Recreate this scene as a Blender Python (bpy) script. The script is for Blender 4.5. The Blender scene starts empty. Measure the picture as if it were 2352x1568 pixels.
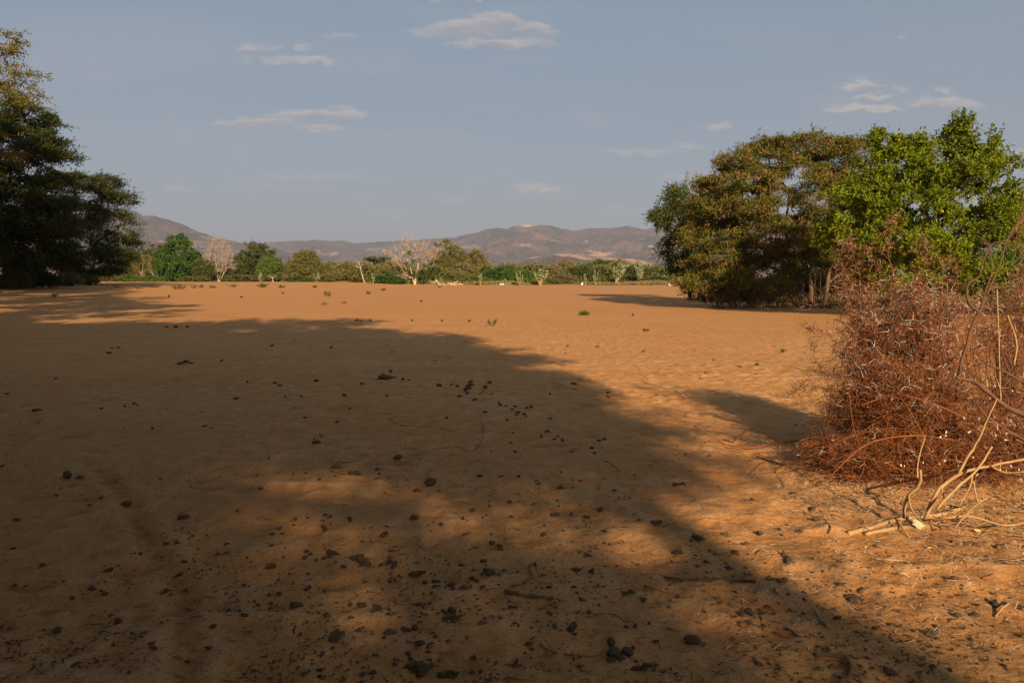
import bpy, math, random
import numpy as np
from mathutils import Vector, Matrix

R = math.radians
SC = bpy.context.scene
COL = SC.collection
RS = np.random.RandomState

# ------------------------------------------------------------------ camera
CAM_H = 1.65
F = 28 / 36 * 2352.0            # focal length in 2352-px units
CX, CY, HOR = 1176.0, 784.0, 642.0
PITCH = math.atan((CY - HOR) / F)
cam = bpy.data.cameras.new("camera"); cam.lens = 28; cam.sensor_width = 36
cam.clip_start = 0.05; cam.clip_end = 40000
camo = bpy.data.objects.new("camera", cam); COL.objects.link(camo)
camo.location = (0, 0, CAM_H); camo.rotation_euler = (R(90) - PITCH, 0, 0)
SC.camera = camo

# ------------------------------------------------------------------ light
SUN_EL = 21.0
SUN_AZ = 167.0      # compass style: 0 = +Y, 90 = +X
sdir = Vector((math.sin(R(SUN_AZ)) * math.cos(R(SUN_EL)), math.cos(R(SUN_AZ)) * math.cos(R(SUN_EL)), math.sin(R(SUN_EL))))
sun = bpy.data.lights.new("sun", 'SUN'); sun.energy = 4.9; sun.angle = R(0.8); sun.color = (1.0, 0.77, 0.49)
suno = bpy.data.objects.new("sun", sun); COL.objects.link(suno)
suno.rotation_euler = (-sdir).to_track_quat('-Z', 'Y').to_euler(); suno.location = sdir * 60

SC.view_settings.view_transform = 'Standard'
SC.view_settings.look = 'None'
SC.view_settings.exposure = .99
SC.view_settings.gamma = 1.0
SC.cycles.max_bounces = 6; SC.cycles.diffuse_bounces = 3; SC.cycles.glossy_bounces = 2
SC.cycles.transmission_bounces = 3; SC.cycles.transparent_max_bounces = 6; SC.cycles.volume_bounces = 0
SC.cycles.caustics_reflective = False; SC.cycles.caustics_refractive = False

# ------------------------------------------------------------------ node helpers
class NT:
    def __init__(s, nt): s.nt = nt; s.N = nt.nodes; s.L = nt.links
    def n(s, t, **k):
        x = s.N.new(t)
        for a, b in k.items(): setattr(x, a, b)
        return x
    def set(s, sock, v):
        if isinstance(v, bpy.types.NodeSocket): s.L.new(v, sock)
        elif v is not None: sock.default_value = v
    def m(s, op, a, b=None, c=None, clamp=False):
        x = s.n('ShaderNodeMath', operation=op, use_clamp=clamp)
        s.set(x.inputs[0], a)
        if b is not None: s.set(x.inputs[1], b)
        if c is not None: s.set(x.inputs[2], c)
        return x.outputs[0]
    def mix(s, f, a, b):
        x = s.n('ShaderNodeMix', data_type='RGBA')
        s.set(x.inputs[0], f)
        s.set(x.inputs[6], a if isinstance(a, bpy.types.NodeSocket) else (*a[:3], 1))
        s.set(x.inputs[7], b if isinstance(b, bpy.types.NodeSocket) else (*b[:3], 1))
        return x.outputs[2]
    def noise(s, vec, scale, detail=4, rough=.55, w=None):
        x = s.n('ShaderNodeTexNoise'); s.set(x.inputs['Vector'], vec)
        x.inputs['Scale'].default_value = scale; x.inputs['Detail'].default_value = detail; x.inputs['Roughness'].default_value = rough
        return x.outputs[0]
    def ramp(s, f, lo, hi, a=0., b=1.):
        x = s.n('ShaderNodeMapRange'); x.interpolation_type = 'SMOOTHSTEP'
        s.set(x.inputs[0], f); s.set(x.inputs[1], lo); s.set(x.inputs[2], hi); s.set(x.inputs[3], a); s.set(x.inputs[4], b)
        return x.outputs[0]
    def scalev(s, vec, sc):
        x = s.n('ShaderNodeMapping'); s.set(x.inputs[0], vec); x.inputs['Scale'].default_value = sc
        return x.outputs[0]

def new_mat(name):
    m = bpy.data.materials.new(name); m.use_nodes = True
    m.node_tree.nodes.clear()
    return m, NT(m.node_tree)

def finish(t, shader, disp=None):
    o = t.n('ShaderNodeOutputMaterial'); t.L.new(shader, o.inputs[0])

def bsdf(t, col, rough=.8, normal=None, spec=.3):
    b = t.n('ShaderNodeBsdfPrincipled')
    t.set(b.inputs['Base Color'], col if isinstance(col, bpy.types.NodeSocket) else (*col[:3], 1))
    t.set(b.inputs['Roughness'], rough); b.inputs['Specular IOR Level'].default_value = spec
    if normal is not None: t.L.new(normal, b.inputs['Normal'])
    return b.outputs[0]

def bump(t, h, strength, dist):
    b = t.n('ShaderNodeBump'); b.inputs['Strength'].default_value = strength; b.inputs['Distance'].default_value = dist
    t.L.new(h, b.inputs['Height']); return b.outputs[0]

# ------------------------------------------------------------------ world: sky with clouds
def build_world():
    w = bpy.data.worlds.new("World"); SC.world = w; w.use_nodes = True
    w.node_tree.nodes.clear(); t = NT(w.node_tree)
    # cloud mask group, in gnomonic direction space (x/y, z/y)
    g = bpy.data.node_groups.new("cloud_mask", 'ShaderNodeTree')
    g.interface.new_socket('P', in_out='INPUT', socket_type='NodeSocketVector')
    g.interface.new_socket('M', in_out='OUTPUT', socket_type='NodeSocketFloat')
    q = NT(g); gi = q.n('NodeGroupInput'); go = q.n('NodeGroupOutput')
    sep = q.n('ShaderNodeSeparateXYZ'); q.L.new(gi.outputs[0], sep.inputs[0])
    clouds = [(1075, 82, 90, 19, 1.), (1135, 66, 62, 15, 1.), (1222, 84, 46, 13, 1.), (1150, 114, 112, 11, 1.), (1015, 92, 52, 8, .8), (1235, 104, 34, 8, .6),
        (592, 124, 50, 9, .75), (706, 123, 26, 7, .6), (713, 154, 72, 10, .8), (655, 158, 30, 7, .6), (795, 101, 34, 7, .4),
        (738, 269, 100, 11, .95), (800, 267, 38, 13, .95), (615, 289, 92, 12, .95), (735, 302, 60, 7, .7), (575, 150, 20, 9, .35),
        (1960, 209, 52, 10, .9), (1975, 203, 24, 9, .9), (2002, 234, 46, 8, .85), (1975, 259, 92, 8, .9), (2150, 246, 78, 12, 1.), (2155, 219, 24, 6, .6), (2046, 212, 13, 9, .5),
        (1238, 435, 66, 7, .8), (1235, 449, 50, 5, .5), (1636, 297, 32, 9, .7), (1585, 341, 26, 7, .55), (1470, 353, 90, 5, .5),
        (415, 433, 40, 7, .45), (705, 412, 165, 7, .35), (1025, 13, 34, 9, .7), (1078, 20, 20, 6, .5), (2050, 101, 15, 5, .6), (2345, 350, 46, 9, .6),
        (1050, 462, 34, 6, .4), (835, 459, 26, 4, .35), (1342, 6, 28, 7, .5), (895, 495, 50, 5, .3), (640, 432, 120, 6, .25), (1560, 410, 40, 5, .4), (1450, 485, 80, 5, .25),
        (1130, 255, 70, 6, .12), (2060, 330, 90, 6, .2), (850, 160, 120, 30, .14), (300, 120, 330, 60, .16), (900, 330, 260, 25, .08)]
    out = None
    for (cx, cy, hw, hh, s) in clouds:
        a = q.m('MULTIPLY', q.m('SUBTRACT', sep.outputs[0], (cx - CX) / F), F / hw)
        # flat bottoms: the lower half is squeezed
        dz = q.m('SUBTRACT', sep.outputs[1], (HOR - cy) / F - .2 * hh / F)
        up = q.m('MULTIPLY', q.m('MAXIMUM', dz, 0.), F / (hh * 1.25))
        dn = q.m('MULTIPLY', q.m('MAXIMUM', q.m('MULTIPLY', dz, -1.), 0.), F / (hh * .85))
        b = q.m('ADD', up, dn)
        d = q.m('ADD', q.m('MULTIPLY', a, a), q.m('MULTIPLY', b, b))
        r = q.m('MULTIPLY', q.ramp(d, 1.8, .1), s)
        out = r if out is None else q.m('MAXIMUM', out, r)
    q.L.new(out, go.inputs[0])
    tc = t.n('ShaderNodeTexCoord'); s = t.n('ShaderNodeSeparateXYZ'); t.L.new(tc.outputs['Generated'], s.inputs[0])
    yy = t.m('MAXIMUM', s.outputs[1], 0.02)
    gx = t.m('DIVIDE', s.outputs[0], yy); gz = t.m('DIVIDE', s.outputs[2], yy)
    cv = t.n('ShaderNodeCombineXYZ'); t.L.new(gx, cv.inputs[0]); t.L.new(gz, cv.inputs[1])
    P = cv.outputs[0]
    n1 = t.n('ShaderNodeTexNoise'); t.L.new(t.scalev(P, (1, 2.2, 1)), n1.inputs['Vector']); n1.inputs['Scale'].default_value = 34; n1.inputs['Detail'].default_value = 7; n1.inputs['Roughness'].default_value = .62
    wv = t.n('ShaderNodeVectorMath', operation='MULTIPLY_ADD')
    sub = t.n('ShaderNodeVectorMath', operation='SUBTRACT'); t.L.new(n1.outputs['Color'], sub.inputs[0]); sub.inputs[1].default_value = (.5, .5, .5)
    t.L.new(sub.outputs[0], wv.inputs[0]); wv.inputs[1].default_value = (.075, .03, 0); t.L.new(P, wv.inputs[2])
    def mask(vec, off):
        a = t.n('ShaderNodeVectorMath', operation='ADD'); t.L.new(vec, a.inputs[0]); a.inputs[1].default_value = off
        gn = t.n('ShaderNodeGroup'); gn.node_tree = g; t.L.new(a.outputs[0], gn.inputs[0]); return gn.outputs[0]
    m0 = mask(wv.outputs[0], (0, 0, 0))
    m1 = mask(wv.outputs[0], (0, .0062, 0))
    n2 = t.noise(t.scalev(P, (1, 2.6, 1)), 46, 6, .6)
    m0b = t.m('MULTIPLY', m0, t.ramp(n2, .22, .6, .45, 1.), clamp=True)
    wisps = t.m('MULTIPLY', t.ramp(t.noise(t.scalev(P, (1, 4.5, 1)), 3.2, 5, .6), .48, .8), .22)
    cov = t.m('MAXIMUM', t.m('MULTIPLY', m0b, .95), wisps)
    ahead = t.ramp(s.outputs[1], .05, .2); cov = t.m('MULTIPLY', cov, ahead)
    sky = t.n('ShaderNodeTexSky', sky_type='NISHITA', sun_disc=False)
    sky.sun_elevation = R(SUN_EL); sky.sun_rotation = R(SUN_AZ); sky.air_density = 1.0; sky.dust_density = 2.2; sky.ozone_density = 1.2; sky.altitude = 400
    # dusty late-afternoon air: part of the blue is greyed
    cb = t.n('ShaderNodeCombineXYZ')
    for i in range(3): cb.inputs[i].default_value = .170 / SKY_STRENGTH
    grad = t.n('ShaderNodeValToRGB'); t.L.new(t.m('MAXIMUM', s.outputs[2], 0.), grad.inputs[0]); e = grad.color_ramp.elements
    k = .71 / SKY_STRENGTH
    e[0].position = 0.; e[0].color = (.225 * k, .222 * k, .235 * k, 1); e[1].position = .36; e[1].color = (.175 * k, .232 * k, .285 * k, 1)
    x = e.new(.14); x.color = (.205 * k, .225 * k, .262 * k, 1)
    base = t.mix(SKY_MIX, sky.outputs[0], grad.outputs[0])
    lit = t.n('ShaderNodeVectorMath', operation='MULTIPLY'); t.L.new(cb.outputs[0], lit.inputs[0]); lit.inputs[1].default_value = (1.78, 1.52, 1.38)
    shd = t.n('ShaderNodeVectorMath', operation='MULTIPLY'); t.L.new(cb.outputs[0], shd.inputs[0]); shd.inputs[1].default_value = (1.08, 1.03, 1.12)
    ccol = t.mix(t.m('MULTIPLY', m1, .9, clamp=True), lit.outputs[0], shd.outputs[0])
    colr = t.mix(t.m('MULTIPLY', cov, .82), base, ccol)
    bg = t.n('ShaderNodeBackground'); t.L.new(colr, bg.inputs[0]); bg.inputs[1].default_value = SKY_STRENGTH
    o = t.n('ShaderNodeOutputWorld'); t.L.new(bg.outputs[0], o.inputs[0])
SKY_MIX, SKY_STRENGTH = .75, .05
build_world()

# ------------------------------------------------------------------ object helpers
def tag(o, label=None, cat=None, group=None, kind=None):
    if label: o['label'] = label
    if cat: o['category'] = cat
    if group: o['group'] = group
    if kind: o['kind'] = kind
    return o

def empty(name, loc):
    o = bpy.data.objects.new(name, None); COL.objects.link(o); o.location = loc; o.empty_display_size = .2
    return o

def mesh_np(name, V, F4=None, F3=None, smooth=False):
    V = np.asarray(V, dtype=np.float32).reshape(-1, 3)
    me = bpy.data.meshes.new(name)
    n4 = 0 if F4 is None else len(F4); n3 = 0 if F3 is None else len(F3)
    loops = []
    if n4: loops.append(np.asarray(F4, dtype=np.int32).ravel())
    if n3: loops.append(np.asarray(F3, dtype=np.int32).ravel())
    loops = np.concatenate(loops)
    starts = np.concatenate([np.arange(n4) * 4, n4 * 4 + np.arange(n3) * 3]).astype(np.int32)
    me.vertices.add(len(V)); me.vertices.foreach_set("co", V.ravel())
    me.loops.add(len(loops)); me.loops.foreach_set("vertex_index", loops)
    me.polygons.add(n4 + n3); me.polygons.foreach_set("loop_start", starts)
    me.polygons.foreach_set("loop_total", np.concatenate([np.full(n4, 4), np.full(n3, 3)]).astype(np.int32))
    if smooth: me.polygons.foreach_set("use_smooth", np.ones(n4 + n3, dtype=bool))
    me.update(calc_edges=True)
    return me

def link(name, me, mat, parent=None, loc=None):
    o = bpy.data.objects.new(name, me); COL.objects.link(o)
    if mat is not None and not me.materials: me.materials.append(mat)
    if parent: o.parent = parent
    if loc is not None: o.location = loc
    return o

class Geo:
    """collects vertices and faces"""
    def __init__(s): s.V = []; s.Q = []; s.T = []; s.n = 0
    def add(s, V, Q=None, T=None):
        V = np.asarray(V, float).reshape(-1, 3)
        if Q is not None and len(Q): s.Q.append(np.asarray(Q) + s.n)
        if T is not None and len(T): s.T.append(np.asarray(T) + s.n)
        s.V.append(V); s.n += len(V)
    def mesh(s, name, smooth=False):
        return mesh_np(name, np.concatenate(s.V), np.concatenate(s.Q) if s.Q else None, np.concatenate(s.T) if s.T else None, smooth)

def norm(a): return a / np.maximum(np.linalg.norm(a, axis=-1, keepdims=True), 1e-9)

def tubes(g, P, Rr, sides=5, caps=True):
    """P (N,S,3) polylines, Rr (N,S) radii"""
    P = np.asarray(P, float); Rr = np.asarray(Rr, float)
    if P.ndim == 2: P = P[None]; Rr = Rr[None]
    N, S, _ = P.shape
    T = np.empty_like(P); T[:, 1:-1] = P[:, 2:] - P[:, :-2]; T[:, 0] = P[:, 1] - P[:, 0]; T[:, -1] = P[:, -1] - P[:, -2]
    T = norm(T)
    m = norm(T.mean(axis=1) + 1e-4)
    ref = np.where(np.abs(m[:, 2:3]) > .8, np.array([[1., 0, 0]]), np.array([[0, 0, 1.]]))[:, None, :]
    U = norm(np.cross(T, ref)); W = np.cross(T, U)
    a = np.arange(sides) / sides * 2 * np.pi
    ring = P[:, :, None, :] + Rr[:, :, None, None] * (np.cos(a)[None, None, :, None] * U[:, :, None, :] + np.sin(a)[None, None, :, None] * W[:, :, None, :])
    idx = np.arange(N * S * sides).reshape(N, S, sides)
    q = np.stack([idx[:, :-1], np.roll(idx, -1, 2)[:, :-1], np.roll(idx, -1, 2)[:, 1:], idx[:, 1:]], -1).reshape(-1, 4)
    V = ring.reshape(-1, 3)
    T3 = None
    if caps and sides >= 4:
        c = idx[:, -1]; c0 = idx[:, 0][:, ::-1]; k = []
        for i in range(1, sides - 1):
            k.append(np.stack([c[:, 0], c[:, i], c[:, i + 1]], -1)); k.append(np.stack([c0[:, 0], c0[:, i], c0[:, i + 1]], -1))
        T3 = np.concatenate(k)
    g.add(V, q, T3)

def poly_tube(g, pts, radii, sides=7, sub=4, jit=0., seed=0):
    """smooth one polyline through pts (Catmull-Rom) and add as tube"""
    p = np.asarray(pts, float); r = np.asarray(radii, float)
    if len(r) == 2 and len(p) > 2: r = np.linspace(r[0], r[1], len(p))
    e = np.vstack([2 * p[0] - p[1], p, 2 * p[-1] - p[-2]]); out = []; ro = []
    for i in range(len(p) - 1):
        a, b, c, d = e[i:i + 4]
        for k in range(sub):
            t = k / sub
            out.append(.5 * ((2 * b) + (-a + c) * t + (2 * a - 5 * b + 4 * c - d) * t * t + (-a + 3 * b - 3 * c + d) * t ** 3)); ro.append(r[i] * (1 - t) + r[i + 1] * t)
    out.append(p[-1]); ro.append(r[-1]); out = np.array(out); ro = np.array(ro)
    if jit: q = RS(seed); out += q.normal(0, jit, out.shape) * ro[:, None]; ro = ro * (1 + q.normal(0, .08, len(ro)))
    tubes(g, out, ro, sides)

def leafquads(g, P, D, Nn, L, W, fold=.0):
    """diamond leaf cards"""
    D = norm(D); S = norm(np.cross(D, Nn)); U = np.cross(S, D)
    L = np.broadcast_to(np.asarray(L, float), (len(P),))[:, None]; W = np.broadcast_to(np.asarray(W, float), (len(P),))[:, None]
    a = P; b = P + D * L * .45 + S * W * .5 + U * W * fold; c = P + D * L; d = P + D * L * .45 - S * W * .5 + U * W * fold
    V = np.stack([a, b, c, d], 1).reshape(-1, 3)
    g.add(V, np.arange(len(P) * 4).reshape(-1, 4))

# ------------------------------------------------------------------ noise and terrain height
def hash2(ix, iy, seed=0):
    n = (ix.astype(np.int64) * 374761393 + iy.astype(np.int64) * 668265263 + seed * 1274126177) & 0x7fffffff
    n = ((n ^ (n >> 13)) * 1274126177) & 0x7fffffff
    n = (n ^ (n >> 16)) & 0x7fffffff
    return (n % 100003) / 100003.0

def vnoise(x, y, seed=0):
    ix = np.floor(x); iy = np.floor(y); fx = x - ix; fy = y - iy
    ux = fx * fx * fx * (fx * (fx * 6 - 15) + 10); uy = fy * fy * fy * (fy * (fy * 6 - 15) + 10)
    a = hash2(ix, iy, seed); b = hash2(ix + 1, iy, seed); c = hash2(ix, iy + 1, seed); d = hash2(ix + 1, iy + 1, seed)
    return (a * (1 - ux) + b * ux) * (1 - uy) + (c * (1 - ux) + d * ux) * uy

def fbm(x, y, o=4, seed=0):
    s = 0; a = 1; t = 0
    for i in range(o):
        s = s + a * (vnoise(x * 2 ** i + 17.3 * i, y * 2 ** i - 9.1 * i, seed + i) - .5); t += a; a *= .5
    return s / t * 2

def sstep(x, a, b):
    t = np.clip((x - a) / (b - a), 0, 1); return t * t * (3 - 2 * t)

BED = np.array([(-230, -200), (-150, -20), (-100, 40), (-76, 80), (-62, 97), (-63, 121), (-74, 136), (-140, 180), (-150, 232), (-90, 240), (-55, 228), (-20, 213), (20, 208),
                (45, 186), (66, 168), (56, 125), (31, 102), (16.5, 70), (17.5, 52), (22, 39), (34, 28), (48, 0), (60, -200)], float)

def bed_dist(x, y):
    """signed distance to the river bed outline: negative inside the bed"""
    x = np.asarray(x, float); y = np.asarray(y, float)
    d = np.full(x.shape, 1e9); ins = np.zeros(x.shape, bool)
    n = len(BED)
    for i in range(n):
        x0, y0 = BED[i]; x1, y1 = BED[(i + 1) % n]
        dx, dy = x1 - x0, y1 - y0
        t = np.clip(((x - x0) * dx + (y - y0) * dy) / (dx * dx + dy * dy), 0, 1)
        d = np.minimum(d, np.hypot(x - x0 - t * dx, y - y0 - t * dy))
        c = ((y0 > y) != (y1 > y)) & (x < (x1 - x0) * (y - y0) / ((y1 - y0) if y1 != y0 else 1e-9) + x0)
        ins ^= c
    return np.where(ins, -d, d)

def seg_d(x, y, pts):
    d = np.full(np.shape(x), 1e9)
    for (x0, y0), (x1, y1) in zip(pts[:-1], pts[1:]):
        dx, dy = x1 - x0, y1 - y0
        t = np.clip(((x - x0) * dx + (y - y0) * dy) / (dx * dx + dy * dy), 0, 1)
        d = np.minimum(d, np.hypot(x - x0 - t * dx, y - y0 - t * dy))
    return d

def terrain(x, y, fine=True):
    x = np.asarray(x, float); y = np.asarray(y, float)
    rr = np.hypot(x, y)
    z = fbm(x / 14, y / 14, 3, 5) * .10 * sstep(rr, 8, 30) * (1 - .6 * sstep(rr, 60, 120))
    z = z + fbm(x / 3.1, y / 5.1, 3, 11) * .014 * (1 - .5 * sstep(rr, 20, 60))
    # the bed climbs a little towards the left and the far bank
    z = z + .9 * sstep(y, 55, 135) * sstep(-x, 18, 55) + .16 * sstep(y, 120, 215)
    # banks
    d = bed_dist(x + 1.6 * fbm(x / 9, y / 9, 2, 3), y + 1.6 * fbm(x / 7, y / 7, 2, 4))
    right = sstep(x, 8, 14) * (1 - sstep(y, 105, 135)); left = sstep(-x, 40, 50) * (1 - sstep(y, 150, 175))
    hb = .3 + .35 * fbm(x / 13, y / 13, 2, 77) * (1 - right) + .12 * right + .45 * left
    wb = 2.2 + 2 * left
    z = z + hb * sstep(d, -.3, wb) * (1 + .3 * fbm(x / 2.3, y / 2.3, 3, 21)) + .012 * np.clip(d, 0, 400) * (1 + .5 * fbm(x / 40, y / 40, 2, 8)) * (1 - .6 * sstep(rr, 400, 1500))
    # gentle mound under the thorn bushes
    z = z + .10 * np.exp(-(((x - 4.4) / 1.7) ** 2 + ((y - 7.0) / 1.8) ** 2))
    if fine:
        k = 1 - sstep(rr, 22, 45)
        # shallow bowls with crisp rims between them
        for cs, amp, sd in ((.27, .038, 61), (.135, .022, 67)):
            wx = x + .10 * fbm(x / .3, y / .3, 2, sd + 7); wy = y * .85 + .10 * fbm(x / .3 + 9, y / .3, 2, sd + 8)
            ix = np.floor(wx / cs); iy = np.floor(wy / cs); f1 = np.full(np.shape(x), 9.)
            for a in (-1, 0, 1):
                for b in (-1, 0, 1):
                    jx = ix + a; jy = iy + b
                    f1 = np.minimum(f1, np.hypot(wx / cs - jx - .15 - .7 * hash2(jx, jy, sd), wy / cs - jy - .15 - .7 * hash2(jx, jy, sd + 1)))
            z = z + k * amp * np.clip(f1, 0, 1) ** 1.8 * (.25 + 1.1 * vnoise(x / 1.1, y / 1.1, sd + 3))
        # hoof and foot dents
        for cs, amp, sd in ((.40, .026, 31), (.9, .020, 41)):
            ix = np.floor(x / cs); iy = np.floor(y / cs)
            for a in (-1, 0, 1):
                for b in (-1, 0, 1):
                    jx = ix + a; jy = iy + b
                    px = (jx + hash2(jx, jy, sd)) * cs; py = (jy + hash2(jx, jy, sd + 1)) * cs
                    am = amp * (hash2(jx, jy, sd + 2) - .25)
                    s2 = (cs * (.20 + .16 * hash2(jx, jy, sd + 3))) ** 2
                    z = z - k * am * np.exp(-((x - px) ** 2 + (y - py) ** 2) / s2)
        z = z + k * .016 * fbm(x / .11, y / .13, 3, 51)
        # ridge and furrow of an old track crossing the near left
        dt = seg_d(x, y, TRACK)
        z = z + (1 - sstep(rr, 7, 10)) * (.014 * np.exp(-((dt - .12) / .06) ** 2) - .018 * np.exp(-(dt / .08) ** 2)) * .9
    return z
TRACK = [(-3.9, 7.2), (-2.9, 5.9), (-2.35, 5.0), (-1.75, 4.1), (-1.45, 3.4), (-1.2, 2.7)]

def ray(px, py):
    a = (px - CX) / F; b = -(py - CY) / F
    c, s = math.cos(PITCH), math.sin(PITCH)
    return np.array([a, c + b * s, -s + b * c])

def G(px, py, fine=True):
    """ground point seen at a pixel of the 2352-wide photograph"""
    d = ray(px, py)
    ts = 2.2 * (1.012 ** np.arange(420))
    z = CAM_H + ts * d[2] - terrain(ts * d[0], ts * d[1], fine)
    k = np.argmax(z < 0)
    if z[k] >= 0: k = len(ts) - 1
    lo, hi = ts[max(k - 1, 0)], ts[k]
    for _ in range(12):
        m = .5 * (lo + hi)
        if CAM_H + m * d[2] - float(terrain(m * d[0], m * d[1], fine)) > 0: lo = m
        else: hi = m
    return np.array([m * d[0], m * d[1], float(terrain(m * d[0], m * d[1], fine))])

def PT(px, py, Y):
    """point of a pixel ray at world depth Y"""
    d = ray(px, py); t = Y / d[1]
    return np.array([t * d[0], Y, CAM_H + t * d[2]])

def XY(px, Y):
    x = PT(px, HOR - 10, Y)[0]
    return np.array([x, Y, float(terrain(x, Y))])

def Hh(py, Y):
    return float(PT(CX, py, Y)[2])

# ------------------------------------------------------------------ materials
def leaf_mat(name, cols, trans=.25, rough=.55, scale=.5):
    """cols: two main colours plus an optional third for a few odd leaves"""
    m, t = new_mat(name)
    gm = t.n('ShaderNodeNewGeometry'); tc = t.n('ShaderNodeTexCoord')
    rnd = gm.outputs['Random Per Island']
    n = t.noise(tc.outputs['Object'], scale, 3)
    f = t.m('ADD', t.m('MULTIPLY', rnd, .55), t.ramp(n, .35, .65, 0, .45))
    c = t.mix(f, cols[0], cols[1])
    if len(cols) > 2:
        k = t.m('GREATER_THAN', t.m('FRACT', t.m('MULTIPLY', rnd, 57.3)), 1 - (cols[3] if len(cols) > 3 else .04))
        c = t.mix(k, c, cols[2])
    b = bsdf(t, c, rough, spec=.08)
    tr = t.n('ShaderNodeBsdfTranslucent'); t.L.new(c, tr.inputs[0])
    mx = t.n('ShaderNodeMixShader'); mx.inputs[0].default_value = trans
    t.L.new(b, mx.inputs[1]); t.L.new(tr.outputs[0], mx.inputs[2])
    finish(t, mx.outputs[0]); return m

def bark_mat(name, c1, c2, scale=6, bs=.5):
    m, t = new_mat(name); tc = t.n('ShaderNodeTexCoord')
    v = t.scalev(tc.outputs['Object'], (1, 1, .25))
    n = t.noise(v, scale, 5, .6); n2 = t.noise(tc.outputs['Object'], scale * .15, 3)
    c = t.mix(t.ramp(n, .35, .68), c1, c2); c = t.mix(t.ramp(n2, .4, .7, 0, .35), c, tuple(a * .55 for a in c1))
    finish(t, bsdf(t, c, .85, bump(t, n, bs, .03), .2)); return m

def plain_mat(name, c1, c2, scale=20, rough=.8, bs=.3, bd=.01, island=0.):
    m, t = new_mat(name); tc = t.n('ShaderNodeTexCoord')
    n = t.noise(tc.outputs['Object'], scale, 4, .6)
    f = t.ramp(n, .3, .7)
    if island:
        gm = t.n('ShaderNodeNewGeometry'); f = t.m('ADD', t.m('MULTIPLY', f, 1 - island), t.m('MULTIPLY', gm.outputs['Random Per Island'], island))
    c = t.mix(f, c1, c2)
    finish(t, bsdf(t, c, rough, bump(t, n, bs, bd) if bs else None, .25)); return m

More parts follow.
